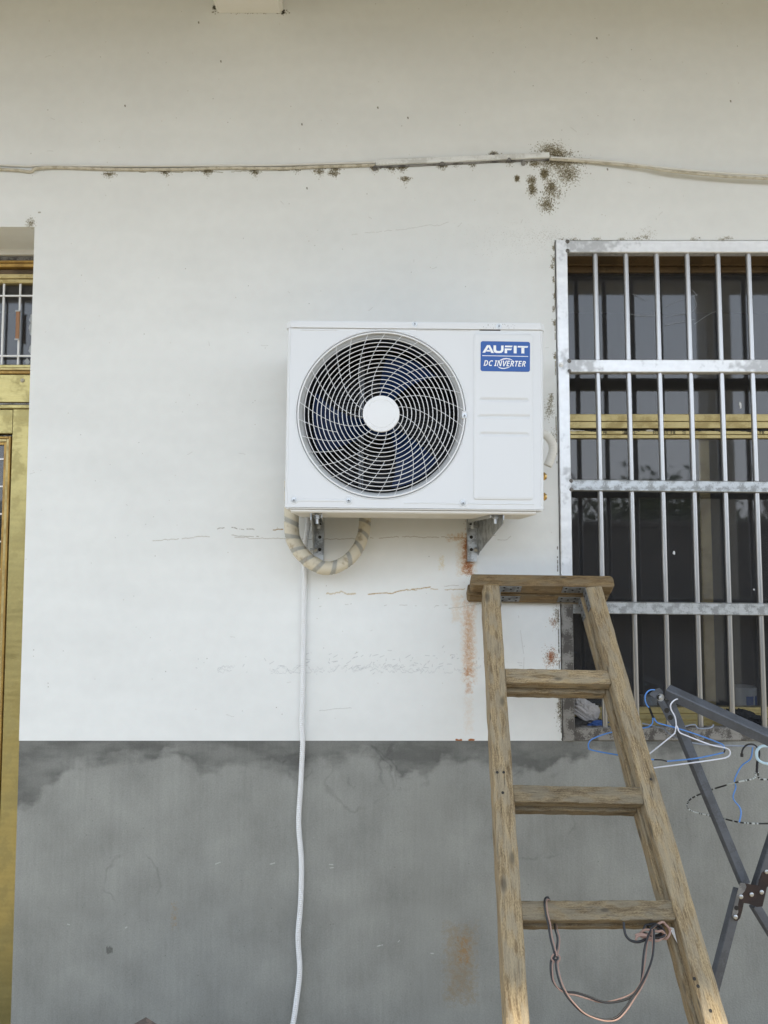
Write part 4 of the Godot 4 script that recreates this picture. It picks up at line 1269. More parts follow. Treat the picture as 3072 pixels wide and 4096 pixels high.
	# pressed strips and screws
	for q in [[Vector2(0.0375, 0.0179), Vector2(0.2057, 0.0265)], [Vector2(0.0407, 0.558), Vector2(0.1575, 0.5617)], [Vector2(0.4056, 0.5609), Vector2(0.5764, 0.5647)], [Vector2(0.3726, 0.0135), Vector2(0.7781, 0.0186)]]:
		mb = MB.new()
		pad(mb, q[0].x, q[0].y, q[1].x, q[1].y, 0.0025, [[0.0, d - 0.0005], [0.0006, d + 0.0008], [0.0020, d + 0.0014]])
		obj("pressed_strip", mb, M.sheet, ac)
	for q in [Vector2(0.0303, 0.0222), Vector2(0.2, 0.0222), Vector2(0.5552, 0.0179)]:
		mb = MB.new()
		mb.lathe(Vector3(q.x, q.y, d), Vector3.BACK, [Vector2(0.014, -0.0005), Vector2(0.0125, 0.0016), Vector2(0.0, 0.0018)], 24)
		obj("screw_boss", mb, M.sheet, ac)
		screw(ac, Vector3(q.x, q.y, d + 0.0022))
	for q in [Vector2(0.4013, 0.5788), Vector2(0.6655, 0.5743)]:
		screw(ac, Vector3(q.x, q.y + 0.001, d + 0.0065))
	# the lid stands open a crack, dust on its edge
	bar_box("lid_gap", Vector3(0.6056, h - 0.0026, d - 0.001), Vector3(0.6713, h + 0.0002, d + 0.0012), M.black, ac, 0.0004)
	for k in 26:
		mb = MB.new()
		var sx := rng.randf_range(0.6174, 0.7196)
		var sy := h + rng.randf_range(0.003, 0.018)
		mb.lathe(Vector3(sx, sy, d + 0.0058), Vector3.BACK, [Vector2(rng.randf_range(0.0006, 0.0018), 0), Vector2(0.0005, 0.0005), Vector2(0, 0.0006)], 7)
		obj("dirt_speck", mb, M.weathered_steel, ac)
	# side handles
	mb = MB.new()
	mb.box(Vector3(-0.012, 0.47, 0.02), Vector3(-0.0005, 0.535, 0.11))
	obj("side_handle", mb, M.plastic, ac)
	mb = MB.new()
	mb.box(Vector3(-0.0135, 0.475, 0.028), Vector3(-0.0121, 0.50, 0.10))
	obj("handle_recess", mb, M.black, ac)
	mb = MB.new()
	mb.prism(PackedVector2Array([Vector2(w + 0.0005, 0.43), Vector2(w + 0.016, 0.45), Vector2(w + 0.016, 0.480), Vector2(w + 0.0005, 0.488)]), 0.05, 0.16)
	obj("valve_cover", mb, M.plastic, ac)
	# valves on the right flank
	for y in [0.122, 0.054]:
		mb = MB.new()
		var o := Vector3(w + 0.0005, y, 0.14)
		mb.lathe(o, Vector3.RIGHT, [Vector2(0.012, 0), Vector2(0.012, 0.012), Vector2(0.008, 0.0125), Vector2(0.008, 0.020)], 12)
		mb.prism(hexagon(0.0145), 0.0202, 0.036, turned(o, Vector3.RIGHT))
		mb.lathe(o, Vector3.RIGHT, [Vector2(0.0125, 0.0362), Vector2(0.009, 0.042), Vector2(0, 0.043)], 12)
		obj("valve", mb, M.brass, ac)
	make_badge(ac, d + 0.0047)


func make_badge(ac: Node3D, z: float) -> void:
	var b := part("badge", ac)
	b.set_meta("label", "blue sticker with white lettering AUFIT DC INVERTER")
	b.position = Vector3(0.6082, 0.4329, z)
	b.rotation.z = deg_to_rad(-0.45)
	var k := 0.155 / 544.0
	var ky := 0.0955 / 335.0
	var at := func(x: float, y: float) -> Vector2: return Vector2((x - 97.0) * k, (497.0 - (y - (x - 97.0) * 0.022)) * ky)
	var mb := MB.new()
	pad(mb, 0, 0, 0.155, 0.0955, 0.0065, [[0, 0.0], [0.0001, 0.0008], [0.0006, 0.001]])
	obj("plate", mb, M.blue_print, b)
	var glyphs := {
		"letter_a": [[117, 292, 147, 292, 196, 209, 166, 208], [174, 209, 198, 209, 243, 297, 212, 296], [158, 280, 202, 281, 194, 263, 166, 262]],
		"letter_u": [[238, 211, 266, 212, 266, 258, 272, 270, 284, 274, 305, 275, 318, 270, 322, 260, 322, 214, 349, 214, 349, 262, 343, 282, 325, 296, 300, 298, 270, 297, 248, 290, 238, 272]],
		"letter_f": [[366, 214, 449, 216, 441, 234, 362, 233], [361, 246, 442, 249, 432, 267, 388, 266, 388, 300, 361, 299]],
		"letter_i": [[461, 216, 493, 217, 493, 302, 461, 301]],
		"letter_t": [[505, 218, 620, 222, 611, 240, 503, 236], [545, 240, 578, 241, 578, 304, 545, 303]],
		"divider": [[116, 322, 620, 334, 620, 341, 116, 329]],
		"swoosh": [[302, 388, 316, 371, 345, 358, 380, 354, 415, 360, 440, 371, 453, 384, 425, 372, 385, 366, 345, 371, 320, 381], [285, 446, 302, 464, 328, 474, 360, 475, 400, 465, 436, 444, 395, 458, 355, 465, 315, 460]],
	}
	for g in glyphs:
		mb = MB.new()
		var step := 0.0
		for s in glyphs[g]:
			var poly := PackedVector2Array()
			for i in range(0, s.size(), 2):
				poly.append(at.call(s[i], s[i + 1]))
			mb.prism(poly, 0.0009, 0.0014 + step)
			step += 0.0002
		obj(g, mb, M.white_print, b)
	var font := SystemFont.new()
	font.font_names = ["Droid Sans"]
	font.font_weight = 700
	var t := TextMesh.new()
	t.font = font
	t.text = "DC INVERTER"
	t.font_size = 48
	t.pixel_size = 0.001
	t.depth = 0.0004
	t.curve_step = 1.0
	var box := t.get_aabb()
	var lo: Vector2 = at.call(133, 441); var hi: Vector2 = at.call(592, 388)
	var sx := (hi.x - lo.x) / box.size.x; var sy := (hi.y - lo.y) / box.size.y
	var o := MeshInstance3D.new()
	o.mesh = t
	o.material_override = M.white_print
	o.name = "lettering"
	b.add_child(o, true)
	var mid: Vector2 = (lo + hi) / 2 + Vector2(0.0012, 0.0)
	var bc := box.get_center()
	var basis := Basis(Vector3(sx, -sx * 0.004, 0), Vector3(sy * 0.22, sy, 0), Vector3(0, 0, 1))
	o.transform = Transform3D(basis, Vector3(mid.x, mid.y, 0.0019) - basis * Vector3(bc.x, bc.y, 0.0))


# ---------------------------------------------------------------- brackets
func hex_bolt(parent: Node, at: Vector3, axis: Vector3, r: float, thick: float, shank: float) -> void:
	var mb := MB.new()
	var tr := turned(at, axis)
	mb.prism(hexagon(r), 0.0, thick, tr)
	mb.lathe(at, -axis, [Vector2(r * 1.5, 0.0), Vector2(r * 1.5, 0.002), Vector2(r * 0.55, 0.0022), Vector2(r * 0.55, shank), Vector2(0, shank + 0.001)], 14)
	mb.lathe(at, axis, [Vector2(r * 0.85, thick + 0.0001), Vector2(r * 0.6, thick + 0.0015), Vector2(0, thick + 0.0016)], 14)
	obj("bolt", mb, M.zinc, parent)


func make_brackets() -> void:
	# x at the wall, x at the front, which way the flange points
	for q in [[-0.2535, -0.2290, 1.0, "galvanised bracket under the unit beside the taped pipe loop"], [0.3370, 0.3740, -1.0, "galvanised triangular bracket under the unit above the ladder, rust below it"]]:
		var s: float = q[2]
		var top := 1.8655
		var b := thing("wall_bracket", q[3], "bracket", Vector3(q[0], 1.7099, 0.0), "brackets under the air conditioner")
		var o := b.position
		# upright channel screwed to the wall
		var ch := MB.new()
		var xa: float = q[0] + (0.0015 if s > 0 else -0.0355)
		var yb := o.y
		ch.box(Vector3(xa, yb, 0.024) - o, Vector3(xa + 0.034, 2.02, 0.027) - o)
		ch.box(Vector3(xa, yb, 0.001) - o, Vector3(xa + 0.0025, 2.02, 0.0238) - o)
		ch.box(Vector3(xa + 0.0315, yb, 0.001) - o, Vector3(xa + 0.034, 2.02, 0.0238) - o)
		obj("upright", ch, M.galvanised, b)
		for y in [yb + 0.043, yb + 0.088, yb + 0.133]:
			var hole := MB.new()
			hole.lathe(Vector3(xa + (0.020 if s > 0 else 0.014), y, 0.0268) - o, Vector3.BACK, [Vector2(0.0062, -0.001), Vector2(0.0062, 0.0004), Vector2(0.0, 0.0005)], 16)
			obj("hole", hole, M.soot, b)
		# side plate, splayed outwards
		var dir := (Vector3(q[1], 0, 0.385) - Vector3(q[0], 0, 0.028)).normalized()
		var l := Vector2(q[1] - q[0], 0.357).length()
		var tr := Transform3D(Basis(dir, Vector3.UP, dir.cross(Vector3.UP)), Vector3(q[0], 0, 0.028) - o)
		var plate := MB.new()
		plate.prism(PackedVector2Array([Vector2(0, yb + 0.030), Vector2(0.012, yb + 0.022), Vector2(0.035, yb + 0.035), Vector2(l, top - 0.034), Vector2(l + 0.006, top - 0.024), Vector2(l + 0.004, top), Vector2(0, top)]), -0.0012, 0.0012, tr)
		obj("side_plate", plate, M.galvanised, b)
		var fl := MB.new()
		var n := dir.cross(Vector3.UP)
		var inward := n if n.x * s > 0 else -n
		var p0: Vector3 = Vector3(q[0], top + 0.001, 0.05) - o + inward * 0.018
		fl.beam(p0, p0 + dir * (l - 0.012), inward, 0.036, 0.0026, 0.0008)
		var p1: Vector3 = Vector3(q[0], top - 0.009, 0.05) - o + inward * 0.0352
		fl.beam(p1, p1 + dir * (l - 0.03), Vector3.UP, 0.016, 0.0022, 0.0008)
		obj("top_flange", fl, M.zinc, b)
		hex_bolt(b, Vector3(q[0], top - 0.0005, 0.028) - o + dir * (l - 0.028) + inward * 0.018, Vector3.UP, 0.0105, 0.008, 0.034)
		hex_bolt(b, Vector3(q[0], top - 0.010, 0.028) - o + dir * (l - 0.028) + inward * 0.018, Vector3.DOWN, 0.011, 0.008, 0.002)
		hex_bolt(b, Vector3(q[0], top - 0.028, 0.06) - o + inward * 0.018, Vector3.DOWN, 0.010, 0.010, 0.02)
		for y in [yb + 0.043, yb + 0.133]:
			hex_bolt(b, Vector3(q[0], y, 0.044) - o + inward * 0.004, inward, 0.0085, 0.009, 0.016)


# ---------------------------------------------------------------- pipes
func make_pipes() -> void:
	# refrigerant lines wrapped in tape: cream and grey turns, each lap a small step
	var path: Array = smooth([Vector3(-0.3278, 1.9953, 0.085), Vector3(-0.3272, 1.9157, 0.085), Vector3(-0.3269, 1.8464, 0.088), Vector3(-0.3231, 1.8016, 0.095), Vector3(-0.3075, 1.7652, 0.105), Vector3(-0.2821, 1.7321, 0.115), Vector3(-0.2504, 1.7062, 0.12), Vector3(-0.2145, 1.6893, 0.12), Vector3(-0.1829, 1.6882, 0.115), Vector3(-0.1473, 1.7011, 0.11), Vector3(-0.1178, 1.7231, 0.1), Vector3(-0.0941, 1.7533, 0.09), Vector3(-0.0783, 1.7899, 0.08), Vector3(-0.0695, 1.8269, 0.07), Vector3(-0.0681, 1.868, 0.065), Vector3(-0.0683, 1.9176, 0.06), Vector3(-0.0684, 1.9979, 0.06)], 26)
	var run := 0.0
	var rows := []; var uvs := []
	var mb := MB.new()
	var d: Vector3 = (path[1] - path[0]).normalized()
	var s := d.cross(Vector3(0, 0, 1)).normalized()
	var segs := 28
	var cols := []
	var stain := noise(88, 0.12, 3)
	for i in path.size():
		var dd: Vector3 = (path[mini(i + 1, path.size() - 1)] - path[maxi(i - 1, 0)]).normalized()
		s = (s - dd * s.dot(dd)).normalized()
		var t := dd.cross(s)
		if i:
			run += path[i].distance_to(path[i - 1])
		var f := float(i) / path.size()
		var base := lerpf(0.0250, 0.0205, clampf((f - 0.3) / 0.4, 0.0, 1.0))
		var row := []; var ur := []; var cr := []
		for k in segs:
			var w := TAU * k / segs
			# helical laps 52 mm apart, the grey edge of the tape showing on each
			var ph := fposmod(run / 0.052 + 0.42 * cos(w) * 0.5 + 0.12 * sin(run * 21.0), 1.0)
			var step := 0.0016 * (1.0 - ph) + 0.0006 * sin(ph * 40.0 + w * 3.0) * (1.0 if ph > 0.62 else 0.15)
			row.append(path[i] + (s * cos(w) + t * sin(w)) * (base + step))
			ur.append(Vector2(run, w))
			var cream := Color(0.58, 0.525, 0.40); var greyc := Color(0.34, 0.33, 0.29)
			var g := clampf((ph - 0.66) / 0.04, 0.0, 1.0) * clampf((1.0 - ph) / 0.03, 0.0, 1.0)
			var col := cream.lerp(greyc, g)
			var st := stain.get_noise_3dv(row[-1] * 160.0) + 0.35 * stain.get_noise_3dv(row[-1] * 420.0)
			cr.append(col.lerp(Color(0.20, 0.13, 0.06), clampf((st - 0.30) * 2.0, 0.0, 0.5)))
		rows.append(row); uvs.append(ur); cols.append_array(cr)
	mb.skin(rows, true, uvs)
	for i in mb.c.size():
		mb.c[i] = cols[i]
	tag(obj("taped_pipe", mb, M.tape), "cream and grey taped pipe loop hanging below the unit", "pipe")
	# cream insulated pipe on the right flank
	mb = MB.new()
	var pts := smooth([Vector3(0.5346, 2.1486, 0.2), Vector3(0.5565, 2.1374, 0.2), Vector3(0.5735, 2.112, 0.2), Vector3(0.5747, 2.085, 0.2), Vector3(0.5648, 2.0532, 0.2), Vector3(0.5567, 2.0358, 0.2)], 8)
	var rad := []
	for i in pts.size():
		rad.append(0.0145 + 0.0006 * sin(i * 2.2) + (0.0005 if i % 9 == 0 else 0.0))
	mb.tube(pts, rad, 16)
	tag(obj("insulated_pipe", mb, M.insulation), "short cream insulated pipe bending into the brass valve", "pipe")
	# corrugated drain hose
	var hp: Array = smooth([Vector3(-0.2669, 1.9431, 0.05), Vector3(-0.2687, 1.8774, 0.045), Vector3(-0.276, 1.8283, 0.035), Vector3(-0.2852, 1.7708, 0.022), Vector3(-0.2885, 1.7046, 0.016), Vector3(-0.2873, 1.6446, 0.014), Vector3(-0.2887, 1.5812, 0.013), Vector3(-0.2908, 1.3989, 0.013), Vector3(-0.2913, 1.2345, 0.013), Vector3(-0.2939, 1.1367, 0.014), Vector3(-0.2901, 1.0699, 0.014), Vector3(-0.2955, 0.9265, 0.016), Vector3(-0.3018, 0.7858, 0.018), Vector3(-0.2916, 0.6518, 0.018), Vector3(-0.2932, 0.5163, 0.016), Vector3(-0.3014, 0.3965, 0.016), Vector3(-0.2945, 0.2858, 0.02), Vector3(-0.3032, 0.1935, 0.03), Vector3(-0.3141, 0.1191, 0.045), Vector3(-0.3275, 0.0676, 0.07), Vector3(-0.3547, 0.0338, 0.12)], 30)
	var len := 0.0
	for i in hp.size() - 1:
		len += hp[i].distance_to(hp[i + 1])
	var dense := []; rad = []
	var pitch := 0.0068
	var n := int(len / pitch * 4)
	var seg := 0; var done := 0.0
	for i in n:
		var at := len * i / n
		while seg < hp.size() - 2 and done + hp[seg].distance_to(hp[seg + 1]) < at:
			done += hp[seg].distance_to(hp[seg + 1]); seg += 1
		dense.append(hp[seg].lerp(hp[seg + 1], (at - done) / hp[seg].distance_to(hp[seg + 1])))
		rad.append(0.0098 if i % 4 in [1, 2] else 0.0084)
	mb = MB.new()
	mb.tube(dense, rad, 14)
	tag(obj("drain_hose", mb, M.hose), "white corrugated drain hose hanging from the unit down the wall", "hose")


# ---------------------------------------------------------------- ladder
func make_ladder() -> void:
	var ld := thing("step_ladder", "weathered wooden step ladder folded and leaning against the wall", "ladder", Vector3(0, 0, 1.2604))
	ld.rotation.x = -LEAN
	var T := 2.0753
	var r := RandomNumberGenerator.new(); r.seed = 11
	var piece := func(called: String, a: Vector3, b: Vector3, side: Vector3, w: float, h: float, m: Material, bev := 0.003, segs := 18) -> MeshInstance3D:
		var mb := MB.new()
		mb.beam(a, b, side, w, h, bev, segs, 0.0011, Vector2(r.randf() * 3.0, r.randf() * 3.0), r)
		return obj(called, mb, m, ld)
	for f in 2:
		var zc := -0.024 if f == 0 else -0.0885
		var th := 0.047 if f == 0 else 0.048
		# cap board with rounded ends
		var cap := MB.new()
		var y0 := T - 0.090; var y1 := T - 0.046
		var outline := PackedVector2Array()
		var xa := 0.3045 - (0.006 if f else 0.0); var xb := 0.801 - (0.002 if f else 0.0)
		for q in rounded(xa, y0, xb, y1, 0.011, 5):
			outline.append(q + Vector2(r.randf_range(-0.0008, 0.0008), r.randf_range(-0.0008, 0.0008) - (q.x - 0.55) * 0.018))
		var top := []
		var run := 0
		cap.prism(outline, zc - th / 2, zc + th / 2)
		for i in cap.uv.size():
			var p := cap.v[i]
			cap.uv[i] = Vector2(p.x * 1.0 + f * 0.37, p.y + p.z + 0.05 + f * 0.1)
		obj("cap_board", cap, M.wood_brown, ld)
		var lx := func(v: float) -> float: return 0.3738 - (v - 0.0733) * 0.0392
		var rx := func(v: float) -> float: return 0.7275 + (v - 0.0836) * 0.0608
		var inset := 0.004 if f else 0.0
		piece.call("rail", Vector3(lx.call(0.0895) + inset, y0 - 0.0005 + 0.0035, zc), Vector3(lx.call(T + 0.088) + inset, -0.088, zc), Vector3.RIGHT, 0.0565, th, M.wood, 0.003, 60)
		piece.call("rail", Vector3(rx.call(0.0965) - inset, y0 - 0.0005 - 0.0035, zc), Vector3(rx.call(T + 0.088) - inset, -0.088, zc), Vector3.RIGHT, 0.0555, th, M.wood, 0.003, 60)
		var k := 0
		for v in [0.4247, 0.7950, 1.0978, 1.435, 1.76]:
			var vb: float = v + (0.004 if f else 0.0)
			piece.call("rung", Vector3(lx.call(vb) + inset + 0.0290, T - vb, zc - 0.002), Vector3(rx.call(vb) - inset - 0.0282, T - vb - 0.006 * (1.0 if k < 2 else -0.2), zc - 0.002), Vector3.UP, 0.047, th - 0.006, M.wood_grey if k >= 1 else M.wood, 0.0025, 20)
			k += 1
		# galvanised corner plates under the cap
		for s in 2:
			var xi: float = (lx.call(0.1) + inset + 0.0285) if s == 0 else (rx.call(0.1) - inset - 0.028)
			var sg := 1.0 if s == 0 else -1.0
			var cp := part("corner_plate", ld)
			var mb := MB.new()
			var yy := y0 - (xi - 0.55) * 0.018 - 0.0012
			mb.beam(Vector3(xi + sg * 0.001, yy, zc + 0.002), Vector3(xi + sg * 0.078, yy - sg * 0.0014, zc + 0.002), Vector3.BACK, 0.036, 0.002, 0.0005)
			var tilt := Vector3(-0.0392 if s == 0 else 0.0608, -1, 0).normalized()
			var q0 := Vector3(xi + sg * 0.0012, yy - 0.001, zc + 0.002)
			mb.beam(q0, q0 + tilt * 0.078, Vector3.BACK, 0.036, 0.002, 0.0005)
			obj("plate", mb, M.dull_zinc, cp)
			for e in 2:
				for hq in [[0.018, 0.010], [0.018, -0.010], [0.042, 0.0], [0.066, 0.010], [0.066, -0.010]]:
					var hm := MB.new()
					if e == 0:
						hm.lathe(Vector3(xi + sg * hq[0], yy - sg * 0.0014 * hq[0] / 0.078 - 0.0008, zc + 0.002 + hq[1]), Vector3.DOWN, [Vector2(0.0040, 0.0), Vector2(0.0038, 0.0010), Vector2(0, 0.0011)], 10)
					else:
						hm.lathe(q0 + tilt * hq[0] + Vector3(0, 0, hq[1]) + Vector3(sg * 0.0006, 0, 0), Vector3(sg, 0, 0), [Vector2(0.0040, 0.0), Vector2(0.0038, 0.0010), Vector2(0, 0.0011)], 10)
					obj("nail_head", hm, M.soot, cp)
	# nail heads on the rails
	for q in [Vector2(0.3313, 0.7367), Vector2(0.3502, 0.7367), Vector2(0.7765, 0.7569), Vector2(0.3417, 0.7952), Vector2(0.7737, 1.2508), Vector2(0.7788, 1.2665), Vector2(0.7958, 1.3171)]:
		var mb := MB.new()
		mb.lathe(Vector3(q.x, T - q.y, -0.0006), Vector3.BACK, [Vector2(0.0042, 0), Vector2(0.0040, 0.0009), Vector2(0, 0.0011)], 10)
		obj("nail_head", mb, M.soot, ld)
	# cord looped over the third rung: paired black and pink wire
	make_cord()
	var sc := MB.new()
	var poly := PackedVector2Array()
	for q in [Vector2(0, 0), Vector2(0.022, 0.0), Vector2(0.040, -0.045), Vector2(0.041, -0.062), Vector2(0.034, -0.063), Vector2(0.018, -0.040)]:
		poly.append(q)
	sc.prism(poly, 0, 0.0006, Transform3D(Basis(Vector3(0.9, 0, 0.43), Vector3(0, 0.9, -0.43), Vector3(-0.43, 0.43, 0.8).normalized()), Vector3(0.752, 0.749, 0.681)))
	tag(obj("paper_scrap", sc, M.paper), "white paper scrap wedged beside the ladder's right rail under the lowest rung", "paper")


func twin(parent: Node, pts: Array, twist: float, gap := 0.0028) -> void:
	var p := smooth(pts, 10)
	var a := []; var b := []
	var run := 0.0
	for i in p.size():
		if i:
			run += p[i].distance_to(p[i - 1])
		var d: Vector3 = (p[mini(i + 1, p.size() - 1)] - p[maxi(i - 1, 0)]).normalized()
		var s := d.cross(Vector3(0, 0.57, 0.82)).normalized()
		var t := d.cross(s)
		var w := run * twist
		var off := (s * cos(w) + t * sin(w)) * gap
		a.append(p[i] + off); b.append(p[i] - off)
	var mb := MB.new()
	mb.tube(a, 0.0025, 8)
	obj("black_wire", mb, M.cord_black, parent)
	mb = MB.new()
	mb.tube(b, 0.0018, 8)
	obj("pink_wire", mb, M.cord_pink, parent)


func make_cord() -> void:
	var c := thing("twin_cord", "black and pink twin wire looped in a ring under the lowest ladder rung", "cord")
	twin(c, [Vector3(0.448, 0.797, 0.641), Vector3(0.437, 0.819, 0.675), Vector3(0.431, 0.818, 0.675), Vector3(0.424, 0.817, 0.698), Vector3(0.424, 0.797, 0.712), Vector3(0.427, 0.777, 0.726), Vector3(0.428, 0.753, 0.743), Vector3(0.432, 0.732, 0.757), Vector3(0.434, 0.718, 0.767)], 3.0)
	twin(c, [Vector3(0.456, 0.753, 0.666), Vector3(0.449, 0.755, 0.708), Vector3(0.452, 0.739, 0.719), Vector3(0.448, 0.723, 0.73), Vector3(0.442, 0.712, 0.738), Vector3(0.438, 0.703, 0.744)], 4.0)
	twin(c, [Vector3(0.438, 0.721, 0.765), Vector3(0.441, 0.716, 0.769), Vector3(0.436, 0.71, 0.773), Vector3(0.428, 0.711, 0.772), Vector3(0.425, 0.716, 0.769), Vector3(0.431, 0.721, 0.765)], 6.0, 0.0028)
	twin(c, [Vector3(0.428, 0.714, 0.766), Vector3(0.422, 0.704, 0.772), Vector3(0.419, 0.687, 0.784), Vector3(0.421, 0.672, 0.795), Vector3(0.432, 0.66, 0.803), Vector3(0.451, 0.653, 0.808), Vector3(0.472, 0.651, 0.809), Vector3(0.501, 0.645, 0.814), Vector3(0.524, 0.639, 0.818), Vector3(0.544, 0.637, 0.819), Vector3(0.573, 0.64, 0.817), Vector3(0.6, 0.646, 0.813), Vector3(0.621, 0.655, 0.806), Vector3(0.635, 0.668, 0.798), Vector3(0.644, 0.682, 0.788), Vector3(0.655, 0.708, 0.77), Vector3(0.669, 0.738, 0.748), Vector3(0.688, 0.766, 0.729)], 26.0)
	twin(c, [Vector3(0.434, 0.712, 0.774), Vector3(0.433, 0.696, 0.786), Vector3(0.437, 0.675, 0.8), Vector3(0.446, 0.656, 0.813), Vector3(0.46, 0.64, 0.825), Vector3(0.484, 0.622, 0.837), Vector3(0.513, 0.613, 0.843), Vector3(0.54, 0.61, 0.845), Vector3(0.564, 0.614, 0.842), Vector3(0.588, 0.629, 0.832), Vector3(0.611, 0.648, 0.819), Vector3(0.635, 0.668, 0.805), Vector3(0.658, 0.692, 0.788), Vector3(0.676, 0.718, 0.77), Vector3(0.686, 0.745, 0.751), Vector3(0.692, 0.769, 0.734)], 12.0)
	# the bundle tied under the rung
	for k in 6:
		var pts := []
		var o: Vector3 = Vector3(0.704, 0.755, 0.717)
		var r := RandomNumberGenerator.new(); r.seed = 40 + k
		var shift := Vector3(r.randf_range(-0.012, 0.012), r.randf_range(-0.006, 0.004), 0)
		for i in 11:
			var a := TAU * i / 9.0
			pts.append(o + shift + Vector3(cos(a) * (0.014 + 0.0035 * k) + r.randf_range(-0.005, 0.005), sin(a) * (0.010 + 0.0025 * ((k * 3) % 5)) + r.randf_range(-0.004, 0.004), (k - 2.5) * 0.004 + sin(a * 2 + k) * 0.006))
		var mb := MB.new()
		mb.tube(smooth(pts, 5), 0.0030, 7)
		obj("pink_wire" if k % 2 else "black_wire", mb, M.cord_pink if k % 2 else M.cord_black, c)
	var mb2 := MB.new()
	mb2.tube(smooth([Vector3(0.624, 0.776, 0.712), Vector3(0.622, 0.762, 0.722), Vector3(0.624, 0.75, 0.73), Vector3(0.633, 0.742, 0.736), Vector3(0.649, 0.739, 0.738), Vector3(0.663, 0.741, 0.736), Vector3(0.673, 0.744, 0.734)], 6), 0.0034, 8)
	obj("black_wire", mb2, M.cord_black, c)
	mb2 = MB.new()
	mb2.tube(smooth([Vector3(0.645, 0.746, 0.741), Vector3(0.651, 0.752, 0.736), Vector3(0.663, 0.754, 0.735), Vector3(0.676, 0.752, 0.736), Vector3(0.686, 0.749, 0.739)], 6), 0.0028, 8)
	obj("pink_wire", mb2, M.cord_pink, c)
	mb2 = MB.new()
	mb2.tube(smooth([Vector3(0.646, 0.754, 0.735), Vector3(0.659, 0.757, 0.733), Vector3(0.674, 0.755, 0.734), Vector3(0.686, 0.757, 0.733)], 6), 0.0028, 8)
	obj("pink_wire", mb2, M.cord_pink, c)


